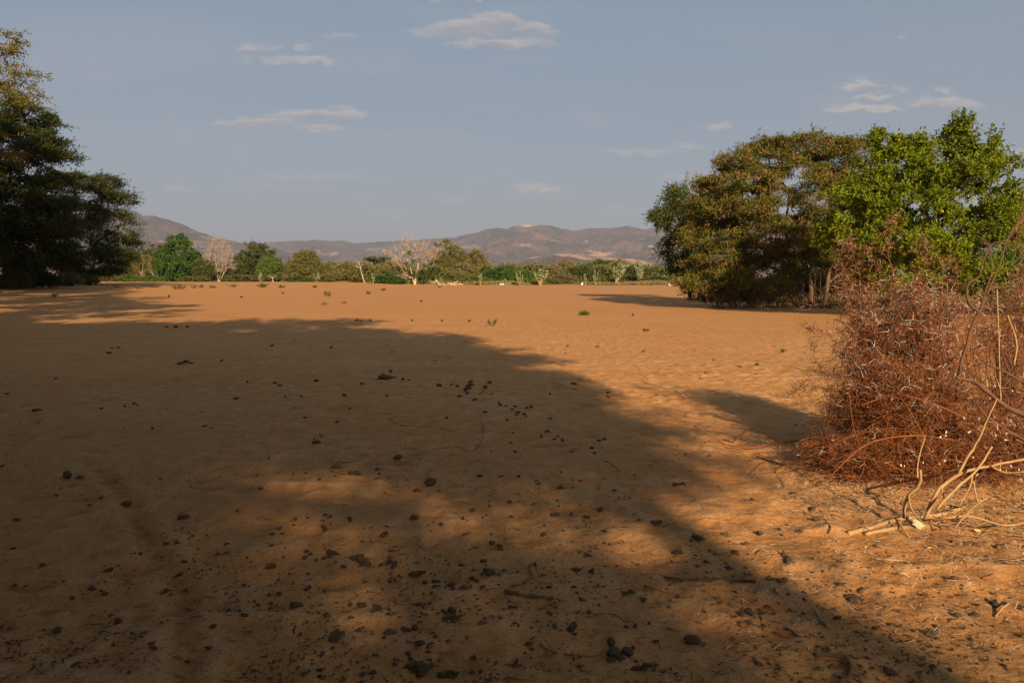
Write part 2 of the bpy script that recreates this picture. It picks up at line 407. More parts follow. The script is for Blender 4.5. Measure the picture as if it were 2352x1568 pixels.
def sand_mat():
    m, t = new_mat("river_sand"); gm = t.n('ShaderNodeNewGeometry'); P = gm.outputs['Position']
    at = t.n('ShaderNodeAttribute'); at.attribute_name = 'bank'
    n1 = t.noise(P, .35, 4, .55); n2 = t.noise(P, 3.2, 4, .6); n3 = t.noise(t.scalev(P, (.09, .55, .3)), 1.0, 4, .6)
    gr = t.noise(P, 150, 2, .7); gr2 = t.noise(P, 420, 1, .5)
    c = t.mix(t.ramp(n1, .32, .68), (.455, .216, .078), (.455, .240, .100))
    c = t.mix(t.ramp(n2, .45, .75, 0, .55), c, (.46, .212, .066))
    c = t.mix(t.ramp(n3, .53, .70, 0, .5), c, (.38, .17, .058))
    c = t.mix(t.ramp(n3, .30, .42, .35, 0), c, (.46, .270, .130))
    n4 = t.noise(t.scalev(P, (1, .8, 1)), 9, 5, .65)
    c = t.mix(t.ramp(n4, .50, .72, 0, .38), c, (.30, .135, .052)); c = t.mix(t.ramp(n4, .42, .28, 0, .3), c, (.52, .33, .19))
    # dent shading put into the colour: hollows darker and coarser, rims paler and finer
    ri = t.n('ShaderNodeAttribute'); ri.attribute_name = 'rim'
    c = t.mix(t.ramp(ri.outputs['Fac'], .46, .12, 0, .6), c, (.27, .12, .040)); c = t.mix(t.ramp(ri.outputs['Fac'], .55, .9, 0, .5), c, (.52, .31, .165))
    # grains: mostly fine contrast, a few pale quartz grits and dark specks
    c = t.mix(t.ramp(gr, .34, .50, .6, 0), c, (.22, .105, .042))
    gm2 = t.noise(P, 38, 3, .7); c = t.mix(t.ramp(gm2, .52, .66, 0, .5), c, (.25, .12, .045)); c = t.mix(t.ramp(gm2, .42, .30, 0, .35), c, (.54, .34, .19))
    vo = t.n('ShaderNodeTexVoronoi'); t.L.new(P, vo.inputs['Vector']); vo.inputs['Scale'].default_value = 60
    vc = t.n('ShaderNodeSeparateColor'); t.L.new(vo.outputs['Color'], vc.inputs[0])
    grit = t.m('MULTIPLY', t.m('LESS_THAN', vo.outputs['Distance'], .22), t.m('GREATER_THAN', vc.outputs[0], .93))
    c = t.mix(t.m('MULTIPLY', grit, .7), c, (.70, .55, .40))
    speck = t.m('MULTIPLY', t.m('LESS_THAN', vo.outputs['Distance'], .30), t.m('LESS_THAN', vc.outputs[0], .05))
    c = t.mix(t.m('MULTIPLY', speck, .75), c, (.10, .055, .03))
    # banks: darker soil, leaf litter and dead grass
    nb = t.noise(P, 1.3, 5, .65)
    soil = t.mix(t.ramp(nb, .35, .65), (.17, .085, .04), (.27, .17, .07))
    soil = t.mix(t.ramp(t.noise(P, 9, 4, .7), .5, .7, 0, .6), soil, (.09, .06, .03))
    far = t.mix(t.ramp(t.noise(P, .02, 5, .65), .4, .6), (.16, .13, .07), (.24, .17, .10))
    dist = t.n('ShaderNodeVectorMath', operation='LENGTH'); t.L.new(P, dist.inputs[0])
    soil = t.mix(t.ramp(dist.outputs['Value'], 260, 420), soil, far)
    c = t.mix(t.ramp(t.m('ADD', at.outputs['Fac'], t.m('MULTIPLY', t.m('SUBTRACT', nb, .5), .5)), .15, .6), c, soil)
    tint = t.n('ShaderNodeMix', data_type='RGBA', blend_type='MULTIPLY'); tint.inputs[0].default_value = 1; t.L.new(c, tint.inputs[6]); tint.inputs[7].default_value = (1.03, .985, .88, 1); c = tint.outputs[2]
    hgt = t.m('ADD', t.m('MULTIPLY', n2, .0), t.m('ADD', t.m('MULTIPLY', gr, .5), t.m('MULTIPLY', gr2, .35)))
    mid = t.noise(t.scalev(P, (1, 1, 1)), 16, 5, .62)
    b1 = t.n('ShaderNodeBump'); b1.inputs['Strength'].default_value = .65; b1.inputs['Distance'].default_value = .03; t.L.new(mid, b1.inputs['Height'])
    b2 = t.n('ShaderNodeBump'); b2.inputs['Strength'].default_value = .45; b2.inputs['Distance'].default_value = .004; t.L.new(hgt, b2.inputs['Height']); t.L.new(b1.outputs[0], b2.inputs['Normal'])
    finish(t, bsdf(t, c, .92, b2.outputs[0], .15)); return m

M = {}
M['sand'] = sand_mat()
M['dung'] = plain_mat("dry_dung", (.060, .035, .018), (.165, .10, .055), 45, .85, .8, .01)
M['dung2'] = plain_mat("crumbly_dung", (.060, .036, .018), (.17, .105, .052), 38, .9, .9, .012)
M['rock'] = plain_mat("ochre_rock", (.20, .11, .05), (.33, .2, .1), 22, .85, .6, .01)
M['twig'] = plain_mat("twig_bark", (.085, .042, .022), (.20, .11, .06), 30, .85, .3, .004, .6)
M['redtwig'] = plain_mat("red_thorn_twig", (.080, .026, .010), (.34, .115, .036), 14, .75, 0, .004, .8)
M['browntwig'] = plain_mat("dark_thorn_branch", (.055, .03, .02), (.15, .075, .04), 16, .8, .2, .003, .4)
M['paletwig'] = plain_mat("pale_peeled_branch", (.29, .16, .065), (.40, .26, .12), 12, .7, .4, .006, .2)
M['thorn'] = plain_mat("white_thorn", (.40, .32, .26), (.62, .55, .48), 3, .5, 0, .01, .7)
M['dryleaf'] = leaf_mat("dry_red_leaf", ((.10, .030, .010), (.33, .115, .034), (.38, .21, .08), .07), .1, .75, 2.)
M['litter'] = leaf_mat("fallen_leaf", ((.30, .15, .065), (.50, .33, .17), (.55, .47, .26), .2), .1, .7, 5.)
M['cocoon'] = plain_mat("white_cocoon", (.50, .45, .38), (.62, .57, .50), 10, .6, 0)
M['bark'] = bark_mat("brown_bark", (.10, .06, .035), (.19, .12, .075))
M['barkpale'] = bark_mat("pale_bark", (.27, .18, .11), (.42, .31, .21), 5)
M['barkwhite'] = bark_mat("bleached_bark", (.26, .195, .145), (.40, .32, .25), 4)
M['barktan'] = bark_mat("tan_dead_bark", (.30, .21, .14), (.44, .34, .24), 2)
M['pods'] = leaf_mat("seed_pod", ((.22, .085, .04), (.32, .15, .08)), .1, .6, 1.)
M['podspink'] = leaf_mat("curled_pod", ((.30, .14, .07), (.42, .22, .12)), .1, .6, 1.)
M['lf_acacia'] = leaf_mat("acacia_leaf", ((.085, .098, .014), (.165, .155, .026), (.24, .13, .04), .10), .3)
M['lf_acacia_dark'] = leaf_mat("dark_acacia_leaf", ((.020, .032, .006), (.068, .074, .014), (.12, .10, .026), .06), .2)
M['lf_lime'] = leaf_mat("bright_green_leaf", ((.098, .140, .009), (.200, .235, .015), (.42, .32, .02), .008), .35)
M['lf_deep'] = leaf_mat("deep_green_leaf", ((.036, .080, .013), (.075, .130, .020)), .25)
M['lf_dark'] = leaf_mat("dark_green_leaf", ((.042, .058, .012), (.088, .104, .022), (.17, .15, .03), .06), .2)
M['lf_olive'] = leaf_mat("olive_leaf", ((.105, .105, .024), (.185, .170, .042)), .28)
M['lf_green'] = leaf_mat("fresh_green_leaf", ((.070, .110, .018), (.135, .180, .034)), .28)
M['lf_brown'] = leaf_mat("brown_scrub_leaf", ((.150, .105, .042), (.230, .165, .070), (.14, .145, .04), .4), .2)
M['lf_rust'] = leaf_mat("rusty_leaf", ((.17, .105, .025), (.22, .16, .040), (.11, .13, .03), .3), .2)
M['lf_pale'] = leaf_mat("pale_blue_green_leaf", ((.150, .200, .115), (.25, .30, .19), (.33, .30, .08), .10), .2)
M['grass'] = leaf_mat("dry_grass", ((.20, .14, .06), (.30, .23, .10), (.12, .14, .04), .2), .2)

# ------------------------------------------------------------------ ground
def build_ground():
    def axis(dense_lo, dense_hi, step, lo, hi, gr):
        a = list(np.arange(dense_lo, dense_hi + step / 2, step)); s = step
        while a[-1] < hi: s *= gr; a.append(a[-1] + s)
        b = [dense_lo]; s = step
        while b[-1] > lo: s *= gr; b.append(b[-1] - s)
        return np.array(b[:0:-1] + a)
    xs = axis(-6.0, 7.0, .032, -14000, 14000, 1.022)
    ys = axis(2.4, 13.0, .034, -700, 15000, 1.0165)
    X, Y = np.meshgrid(xs, ys)
    Z = terrain(X, Y)
    far = sstep(np.hypot(X, Y), 700, 1500)
    Z = Z * (1 - far) + far * 4.0
    nx, ny = len(xs), len(ys)
    V = np.stack([X, Y, Z], -1).reshape(-1, 3)
    i = np.arange(nx * ny).reshape(ny, nx)
    Q = np.stack([i[:-1, :-1], i[:-1, 1:], i[1:, 1:], i[1:, :-1]], -1).reshape(-1, 4)
    me = mesh_np("river_sand", V, Q, smooth=True)
    d = bed_dist(X + 1.6 * fbm(X / 9, Y / 9, 2, 3), Y + 1.6 * fbm(X / 7, Y / 7, 2, 4))
    at = me.attributes.new('bank', 'FLOAT', 'POINT'); at.data.foreach_set('value', sstep(d, -.6, 1.8).astype(np.float32).ravel())
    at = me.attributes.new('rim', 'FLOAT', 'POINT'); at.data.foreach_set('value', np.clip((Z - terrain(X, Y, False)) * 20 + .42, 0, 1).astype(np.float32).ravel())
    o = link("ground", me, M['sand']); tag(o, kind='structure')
    print("ground", nx, ny)
build_ground()

# ------------------------------------------------------------------ trees
def ball(rng, n, shell=.5):
    d = norm(rng.normal(0, 1, (n, 3))); r = (rng.rand(n, 1) * (1 - shell ** 3) + shell ** 3) ** (1 / 3.)
    return d * r

def ell(px, py, wpx, hpx, Y, ry=None, n=10):
    """crown lobe: centre and half-sizes read in pixels at depth Y -> world"""
    c = PT(px, py, Y); k = Y / F
    return (c, np.array([wpx * k, (ry if ry else wpx * k * .9), hpx * k]), n)

def lobes_to_clumps(rng, lobes, shell=.55, dens=1.):
    C = []
    for c, r, n in lobes:
        n = int(n * dens)
        pts = c + ball(rng, n, shell) * r; C.append(pts)
    return np.concatenate(C)

def foliage(g, rng, C, Rc, sprigs=10, m=12, L=.1, W=.06, flat=.7, up=.25, droop=0., spread=.6, sl=.9, Lvar=.35):
    """leafy sprigs around every clump centre"""
    Nc = len(C); Rc = np.broadcast_to(np.asarray(Rc, float), (Nc,))
    N = Nc * sprigs
    cc = np.repeat(C, sprigs, 0); rc = np.repeat(Rc, sprigs)[:, None]
    d = norm(rng.normal(0, 1, (N, 3)) * np.array([1, 1, flat]) + np.array([0, 0, up]))
    s = cc + rng.normal(0, .22, (N, 3)) * rc * np.array([1, 1, flat])
    ln = rc * sl * (.55 + .6 * rng.rand(N, 1))
    t = (np.arange(m)[None, :] + rng.rand(N, m)) / m
    P = s[:, None] + d[:, None] * ln[:, None] * t[..., None]
    P[..., 2] -= droop * (t ** 2) * ln
    P = P + rng.normal(0, spread * .1, P.shape) * rc[:, None]
    P = P.reshape(-1, 3)
    dd = np.repeat(d, m, 0); D = dd + rng.normal(0, .8, P.shape); D[:, 2] -= droop * .8
    Nn = rng.normal(0, .55, P.shape) + np.array([.12, -.1, .8])
    l = L * (1 - Lvar + 2 * Lvar * rng.rand(len(P)))
    leafquads(g, P, D, Nn, l, l * (W / L))

def skeleton(rng, starts, C, step=.8, tipr=.012, power=.45, jit=.12, maxr=None, sag=0., dist_w=.35):
    """starts: list of (points, radius0) trunk polylines (absolute). Branches grown to every clump centre."""
    P = []; par = []; pl = []
    for pts in starts:
        for i, p in enumerate(pts):
            P.append(np.array(p, float)); par.append(-1 if i == 0 else len(P) - 2)
            pl.append(0. if i == 0 else pl[-1] + float(np.linalg.norm(P[-1] - P[-2])))
    trunk_n = len(P)
    tops = np.array([s[-1] for s in starts])
    order = np.argsort([np.min(np.linalg.norm(tops - c, axis=1)) for c in C])
    for k in order:
        c = C[k]; A = np.array(P)
        low = np.maximum(0, A[:, 2] - c[2]) * 1.2
        dd = np.linalg.norm(A - c, axis=1) + dist_w * np.array(pl) + low
        first = np.array([p < 0 for p in par]); dd[first] += 1e3
        j = int(np.argmin(dd)); a = A[j]; L = np.linalg.norm(c - a)
        n = max(1, int(L / step)); cur = j
        for i in range(1, n + 1):
            t = i / n; q = a * (1 - t) + c * t + (rng.normal(0, jit, 3) * step if i < n else 0)
            q[2] += math.sin(t * math.pi) * L * (.10 - sag)
            P.append(q); par.append(cur); pl.append(pl[cur] + L / n); cur = len(P) - 1
    P = np.array(P); par = np.array(par); w = np.zeros(len(P)); kids = np.bincount(par[par >= 0], minlength=len(P))
    w[kids == 0] = 1
    for i in range(len(P) - 1, -1, -1):
        if par[i] >= 0: w[par[i]] += w[i]
    r = tipr * w ** power
    if maxr: r = np.minimum(r, maxr)
    return P, par, r

def skel_mesh(g, P, par, r, sides=5, flare=1.5, nstart=1):
    i = np.where(par >= 0)[0]; a = P[par[i]]; b = P[i]
    ra = np.minimum(r[par[i]], r[i] * 1.35); rb = r[i]
    root = par[par[i]] < 0
    ra = np.where(root, r[i] * flare, ra)
    d = b - a
    # slight overlap keeps the joints closed
    seg = np.stack([a - d * .03, a + d * .5, b + d * .03], 1)
    tubes(g, seg, np.stack([ra, (ra + rb) / 2, rb], 1), sides, caps=False)

def make_tree(name, label, cat, base, lobes, spec, leafmat, barkmat, seed, trunk=None, group=None, bare=0, pods=None, tipr=.014, power=.45, step=.8, sides=5, jit=.14, trunkname='trunk', crownname='crown'):
    rng = RS(seed); base = np.asarray(base, float)
    root = empty(name, tuple(base)); tag(root, label, cat, group)
    C = lobes_to_clumps(rng, lobes, spec.get('shell', .55), spec.get('dens', 1.))
    C = C[C[:, 2] > base[2] + .15]
    if trunk is None:
        cz = C[:, 2].mean(); top = base + (np.array([C[:, 0].mean(), C[:, 1].mean(), cz]) - base) * .45
        trunk = [[base + (0, 0, -.3), base + (top - base) * .5 + np.append(rng.normal(0, .15, 2), 0), top]]
    trunk = [[np.asarray(p, float) for p in s] for s in trunk]
    P, par, r = skeleton(rng, trunk, C, step=step, tipr=tipr, power=power, jit=jit)
    g = Geo(); skel_mesh(g, P - base, par, r, sides)
    link(trunkname, g.mesh(trunkname, True), barkmat, root)
    g = Geo()
    Rc = spec['R'] * (spec.get('Rlo', .7) + spec.get('Rv', .6) * rng.rand(len(C)))
    keep = slice(0, len(C) - bare)
    foliage(g, rng, C[keep] - base, Rc[keep], spec.get('sprigs', 10), spec.get('m', 12), spec['L'], spec['W'], spec.get('flat', .7), spec.get('up', .25), spec.get('droop', 0.), spec.get('spread', .6), spec.get('sl', .9))
    link(crownname, g.mesh(crownname), leafmat, root)
    if pods:
        k = pods['n']; ci = rng.randint(0, len(C), k)
        pc = C[ci] - base + rng.normal(0, .45, (k, 3)) * Rc[ci][:, None] * np.array([1, 1, .5])
        mm = pods.get('m', 6)
        pp = np.repeat(pc, mm, 0) + rng.normal(0, pods['L'] * .5, (k * mm, 3))
        D = rng.normal(0, .35, pp.shape) + np.array([0, 0, -1.]); g = Geo()
        leafquads(g, pp, D, rng.normal(0, 1, pp.shape), pods['L'] * (.6 + .7 * rng.rand(len(pp))), pods['W'], .1)
        link('seed_pods', g.mesh('seed_pods'), pods['mat'], root)
    return root

def copy_tree(o, parent=None, loc=None, rz=0., s=None, label=None, group=None):
    c = o.copy(); COL.objects.link(c)
    if parent is not None:
        c.parent = parent
    for ch in list(o.children): copy_tree(ch, c)
    if loc is not None: c.location = tuple(loc)
    if parent is None:
        c.rotation_euler = (0, 0, rz)
        if s is not None: c.scale = s if hasattr(s, '__len__') else (s, s, s)
        if label: c['label'] = label
        if group: c['group'] = group
    return c

# ---- right bank: the big acacia, the lime-green tree, the dark tree behind
Y = 49.
b = np.array([PT(1862, 690, Y)[0], Y, 0]); b[2] = float(terrain(b[0], b[1]))
A = lambda px, py, w, h, n, dy=0., ry=3.2: ell(px, py, w, h, Y + dy, ry, n)
acacia_lobes = [A(1850, 338, 120, 24, 34), A(1740, 372, 100, 24, 26, -.5), A(1930, 350, 75, 26, 20), A(1690, 420, 85, 24, 22, -1), A(1830, 420, 150, 34, 34, -1.5), A(1950, 420, 70, 40, 20),
                A(1640, 480, 70, 34, 20), A(1770, 480, 150, 34, 40, -2.2), A(1930, 500, 80, 40, 24, -1), A(1650, 545, 95, 34, 30, -.5), A(1790, 545, 140, 32, 36, -2.5),
                A(1670, 600, 90, 26, 26, -1), A(1640, 640, 80, 20, 26, -2.5, 2.), A(1720, 650, 80, 18, 24, -3.2, 2.), A(1930, 570, 85, 30, 24), A(1990, 470, 70, 90, 24, 1), A(1800, 600, 100, 24, 26, -1), A(1950, 630, 70, 30, 20, 2.5), A(1990, 590, 80, 40, 22, 2)]
make_tree('acacia_tree', 'broad umbrella-shaped acacia with rust-brown seed pods on the right bank', 'tree', b, acacia_lobes,
          dict(dens=1.35, R=.80, sprigs=24, m=16, L=.15, W=.055, flat=.34, up=.05, droop=.15), M['lf_acacia'], M['bark'], 11,
          trunk=[[b + (0, 0, -.4), b + (.05, 0, .9), b + (-.25, -.1, 2.2), PT(1835, 560, Y)], [b + (1.0, .4, -.4), b + (1.15, .4, 1.4), b + (1.3, .4, 2.6), PT(1930, 520, Y)]],
          pods=dict(n=2600, m=6, L=.16, W=.045, mat=M['pods']), tipr=.016, step=.7, sides=7)

Y = 66.
b = XY(1588, Y); A = lambda px, py, w, h, n, dy=0., ry=2.8: ell(px, py, w, h, Y + dy, ry, n)
make_tree('broadleaf_tree', 'dark green broadleaf tree half hidden behind the left edge of the podded acacia', 'tree', b,
          [A(1590, 450, 60, 38, 26), A(1560, 500, 55, 40, 24), A(1600, 520, 70, 60, 30), A(1560, 570, 48, 45, 24), A(1585, 625, 58, 36, 26), A(1650, 480, 60, 60, 24, 1), A(1525, 498, 28, 18, 9), A(1618, 658, 50, 22, 14)],
          dict(R=.9, sprigs=20, m=15, L=.15, W=.09, flat=.8, up=.1, droop=.35), M['lf_dark'], M['bark'], 12, tipr=.018)
# bare upper branches of a dead tree poking over the two crowns
rng = RS(5); b2 = XY(1625, 60.); tg = [PT(1575 + rng.rand() * 75, 385 + rng.rand() * 60, 60 + rng.normal(0, .6)) for _ in range(60)]
P_, par_, r_ = skeleton(rng, [[b2 + (0, 0, -.2), b2 + (.1, 0, 3), PT(1622, 470, 60.)]], np.array(tg), step=.45, tipr=.016, jit=.2)
g = Geo(); skel_mesh(g, P_ - b2, par_, r_, 4); rt = empty('dead_tree', tuple(b2)); tag(rt, 'bare twigs of a dead treetop rising between the dark tree and the podded acacia', 'tree')
link('trunk', g.mesh('trunk', True), M['barkwhite'], rt)

Y = 35.
b = np.array([PT(2122, 700, Y)[0], Y, 0]); b[2] = float(terrain(b[0], b[1]))
A = lambda px, py, w, h, n, dy=0., ry=2.2: ell(px, py, w, h, Y + dy, ry, n)
lime = [A(2018, 326, 12, 26, 4, 0, .3), A(2075, 344, 12, 16, 3, 0, .3), A(2104, 332, 10, 20, 3, 0, .3), A(2196, 304, 12, 22, 4, 0, .3), A(2228, 339, 12, 20, 3, 0, .3), A(2256, 359, 14, 20, 4, 0, .3), A(2282, 366, 12, 18, 3, 0, .3), A(1960, 429, 20, 16, 4, 0, .4), A(1900, 534, 16, 14, 4, 0, .4), A(2060, 395, 95, 55, 44), A(2030, 330, 30, 38, 10, 0, .8), A(2105, 338, 26, 30, 9, 0, .8), A(2195, 312, 28, 42, 14, 0, .8), A(2235, 352, 50, 34, 18), A(2268, 390, 34, 34, 12), A(2190, 400, 95, 50, 38),
        A(1990, 455, 90, 38, 30), A(2090, 480, 110, 50, 44, -1), A(2235, 450, 80, 55, 34), A(1955, 525, 70, 34, 22), A(2050, 550, 90, 36, 32, -1), A(2140, 575, 80, 40, 30, -1), A(2240, 535, 75, 48, 30),
        A(2230, 610, 65, 34, 20), A(2070, 625, 90, 32, 26, -.5), A(2300, 510, 45, 45, 16, 1), A(1925, 560, 36, 22, 7), A(2165, 640, 60, 24, 12)]
make_tree('broadleaf_tree', 'bright lime-green leafy tree rising behind the thorn bush at the right', 'tree', b, lime,
          dict(dens=1.25, Rlo=.5, Rv=1.1, R=.44, sprigs=16, m=14, L=.11, W=.078, flat=.85, up=.25), M['lf_lime'], M['bark'], 13,
          trunk=[[b + (0, 0, -.4), b + (-.05, 0, 1.2), PT(2110, 600, Y), PT(2085, 520, Y)], [b + (.3, .1, -.3), b + (.35, 0, 1.3), PT(2150, 560, Y), PT(2180, 470, Y)]], tipr=.012, step=.5, sides=7)

# tangle of hanging roots and twigs under the acacia, along the right bank
rng = RS(77); n = 260
pxs = rng.uniform(1640, 2000, n); base = np.array([XY(p, y) for p, y in zip(pxs, rng.uniform(45, 51, n))])
tip = base + np.stack([rng.normal(-.3, .8, n), rng.normal(-.5, .6, n), rng.uniform(.6, 2.9, n)], -1); mid = (base + tip) / 2 + rng.normal(0, .35, (n, 3))
g = Geo(); tt = np.linspace(0, 1, 8)[None, :, None]
P_ = base[:, None] * (1 - tt) ** 2 + 2 * mid[:, None] * tt * (1 - tt) + tip[:, None] * tt ** 2
tubes(g, P_, np.linspace(.02, .006, 8)[None] * rng.uniform(.6, 1.4, (n, 1)), 4, False)
o = link("creeper_tangle", g.mesh("creeper_tangle"), M['twig']); tag(o, 'tangle of dry creepers and twigs hanging in the shade under the podded acacia', 'creeper', kind='stuff')
# exposed roots at the foot of the right bank
g = Geo()
roots = [[(1820, 697, 47.4), (1850, 700, 46.6), (1890, 701, 46.4), (1925, 703, 46.2)], [(1850, 701, 46.6), (1838, 706, 45.6), (1826, 713, 44.6)], [(1868, 701, 46.6), (1862, 708, 45.4), (1850, 715, 44.3)],
         [(1885, 701, 46.4), (1893, 708, 45.3), (1890, 715, 44.4)], [(1905, 702, 46.2), (1915, 707, 45.4), (1945, 708, 45.)], [(1780, 698, 48), (1760, 702, 47), (1730, 704, 46.4)]]
for i, q in enumerate(roots): poly_tube(g, [PT(*p) for p in q], (.085, .03), 6, 4, .4, i)
b3 = PT(1860, 702, 46.5); me = g.mesh("exposed_roots", True); me.transform(Matrix.Translation(tuple(-b3)))
o = link("exposed_roots", me, M['barkpale'], loc=tuple(b3)); tag(o, 'gnarled pale roots washed out of the bank below the podded acacia', 'roots')

# ---- left bank
Y = 100.
b = XY(10, Y); A = lambda px, py, w, h, n, dy=0., ry=7.: ell(px, py, w, h, Y + dy, ry, n)
left1 = [A(60, 262, 55, 16, 16), A(-20, 285, 110, 25, 34), A(78, 312, 58, 16, 16), A(-10, 345, 135, 28, 38, -2), A(100, 352, 46, 10, 12), A(-50, 410, 190, 32, 56, -3), A(88, 405, 52, 20, 16),
         A(0, 460, 150, 34, 50, -4), A(112, 465, 56, 20, 16), A(-80, 520, 200, 40, 60, -3), A(80, 520, 110, 34, 40, -3), A(0, 580, 150, 34, 50, -4), A(110, 590, 80, 28, 26, -2)]
make_tree('acacia_tree', 'tall dark acacia with feathery layered boughs at the left edge of the picture', 'tree', b, left1,
          dict(dens=1.15, R=1.35, sprigs=24, m=16, sl=1.2, L=.34, W=.12, flat=.34, up=.04, droop=.1), M['lf_acacia_dark'], M['bark'], 21, tipr=.022, step=1.3, power=.42)
Y = 126.
b = XY(218, Y); A = lambda px, py, w, h, n, dy=0., ry=6.: ell(px, py, w, h, Y + dy, ry, n)
left2 = [A(180, 412, 48, 10, 14), A(235, 415, 40, 12, 14), A(210, 445, 85, 18, 30), A(265, 455, 30, 14, 12), A(180, 490, 100, 22, 30), A(262, 500, 40, 16, 14), A(200, 530, 110, 24, 36, -2), A(275, 552, 34, 10, 12),
         A(190, 575, 110, 24, 36, -3), A(265, 590, 38, 14, 14), A(215, 615, 80, 18, 24, -2)]
make_tree('acacia_tree', 'brownish half-leafless acacia beside the tall dark one on the left bank', 'tree', b, left2,
          dict(dens=1.3, R=1.4, sprigs=18, m=14, sl=1.2, L=.34, W=.11, flat=.33, up=.04, droop=.1), M['lf_acacia_dark'], M['barkpale'], 22, bare=0, tipr=.026, step=1.3, power=.4)
Y = 40.
b = XY(-330, Y); A = lambda px, py, w, h, n, dy=0., ry=3.: ell(px, py, w, h, Y + dy, ry, n)
podt = [A(-60, 165, 95, 50, 30), A(18, 100, 34, 24, 10, 0, 1.), A(40, 85, 16, 12, 4, 0, .6), A(60, 165, 34, 12, 7, 0, 1.), A(40, 215, 50, 18, 11, 0, 1.), A(-150, 220, 120, 90, 40), A(-90, 330, 100, 50, 26), A(5, 345, 40, 16, 7), A(0, 420, 34, 14, 5), A(-180, 100, 80, 60, 20)]
make_tree('pod_tree', 'sunlit branch ends with pinkish curled pods against the sky at the top left', 'tree', b, podt,
          dict(dens=.85, R=.66, sprigs=11, m=12, L=.15, W=.05, flat=.4, up=.05, droop=.45), M['lf_acacia'], M['bark'], 23, pods=dict(n=170, m=6, L=.17, W=.035, mat=M['podspink']), tipr=.014,
          trunk=[[b + (0, 0, -.3), b + (.2, 0, 3), PT(-250, 420, Y), PT(-150, 260, Y)]])

# ---- shade trees out of frame to the right and behind the camera: their crowns throw the long shadow over the near sand
def inpoly(x, y, poly):
    c = False; n = len(poly)
    for i in range(n):
        x0, y0 = poly[i]; x1, y1 = poly[(i + 1) % n]
        if (y0 > y) != (y1 > y) and x < (x1 - x0) * (y - y0) / (y1 - y0) + x0: c = not c
    return c
def gflat(px, py):
    d = ray(px, py); t = -CAM_H / d[2]; return np.array([t * d[0], t * d[1]])
SHADE = [gflat(*p) for p in [(-300, 752), (0, 750), (300, 752), (560, 764), (760, 778), (1000, 794), (1130, 806), (1230, 836), (1320, 870), (1400, 910), (1480, 945), (1500, 975), (1570, 1040), (1620, 1100), (1760, 1180), (1900, 1265), (2120, 1350), (2352, 1440), (2500, 1500), (2600, 1700), (2600, 2600), (-3500, 2600), (-3500, 1100)]]
HOLE = [[gflat(*p) for p in q] for q in ([(440, 1010), (620, 1000), (560, 1120), (380, 1230), (280, 1150), (340, 1080)], [(600, 1050), (900, 1100), (1100, 1110), (1400, 1150), (1330, 1200), (1000, 1130), (640, 1110)], [(300, 1568), (900, 1500), (1500, 1520), (1400, 1568)])]
THIN = [gflat(*p) for p in [(430, 1010), (650, 1000), (900, 1040), (1180, 1060), (1440, 1120), (1700, 1220), (2352, 1440), (2352, 1700), (250, 1700), (420, 1400), (330, 1230), (260, 1160)]]
DAP = [gflat(*p) for p in [(-200, 690), (100, 683), (440, 700), (455, 712), (330, 735), (180, 738), (0, 745), (-250, 745)]]
FARL = [gflat(*p) for p in [(-300, 664), (232, 664), (300, 676), (300, 690), (-300, 692)]]
rng = RS(404); dl = np.array([-sdir.x, -sdir.y, -sdir.z]); casters = {'near': [], 'tall': [], 'left': []}
def clear(q): return q[1] < .5 or abs(q[0]) > .70 * q[1] + 1.5 or q[2] > 2.8 + .42 * q[1]
tries = 0; tot = 0
while tot < 1900 and tries < 400000:
    tries += 1; u = rng.rand()
    if u < .58: g2 = np.array([rng.uniform(-24, 4), rng.uniform(-1, 29)]); z0 = 0.
    elif u < .90: g2 = np.array([rng.uniform(-75, -12), rng.uniform(28, 112)]); z0 = 0.
    else: g2 = np.array([rng.uniform(-84, -50), rng.uniform(86, 128)]); z0 = rng.uniform(0, 9)
    thin = 0; hole = False
    if z0 == 0:
        if inpoly(g2[0] + (.55 if g2[1] < 16 else .2), g2[1], SHADE): p = 1.
        elif inpoly(g2[0], g2[1], DAP) or inpoly(g2[0], g2[1], FARL): p = .75
        else: continue
        if any(inpoly(g2[0], g2[1], h) for h in HOLE): p *= .7; hole = True
        thin = 2 if hole else int(inpoly(g2[0], g2[1], THIN))
        if rng.rand() > p: continue
    t = 15.
    while not clear(np.array([g2[0], g2[1], z0]) - dl * t) or (z0 - dl[2] * t) < 6: t += .5
    t += rng.rand() * 5; q = np.array([g2[0], g2[1], z0]) - dl * t
    if q[2] > 30: continue
    casters['left' if q[0] < -14 else ('near' if q[2] < 9.5 else 'tall')].append((q, thin)); tot += 1
print("shade clumps", {k: (len(v), max(a[0][2] for a in v)) for k, v in casters.items()}, tries)
def bs_left(b): return b[0] < -20
def shade_tree(label, C, thin, b, fork, seed):
    rng = RS(seed); root = empty('shade_tree', tuple(b)); tag(root, label, 'tree')
    P, par, r = skeleton(rng, [[b + (0, 0, -.3), b * .7 + fork * .3 + (.2, .1, 0), fork]], C, step=1.1, tipr=.016, power=.40)
    g = Geo(); skel_mesh(g, P - b, par, r, 6); link('trunk', g.mesh('trunk', True), M['bark'], root)
    g = Geo(); big = 1.9 if bs_left(b) else 1.0; foliage(g, rng, C[thin == 0] - b, big, 20, 14, .22 * big, .13 * big, .6, .1)
    for lv, sp in ((1, 2), (2, 1)):
        if (thin == lv).any(): foliage(g, rng, C[thin == lv] - b, 1.1, sp, 13, .17, .10, .6, .1)
    link('crown', g.mesh('crown'), M['lf_dark'], root)
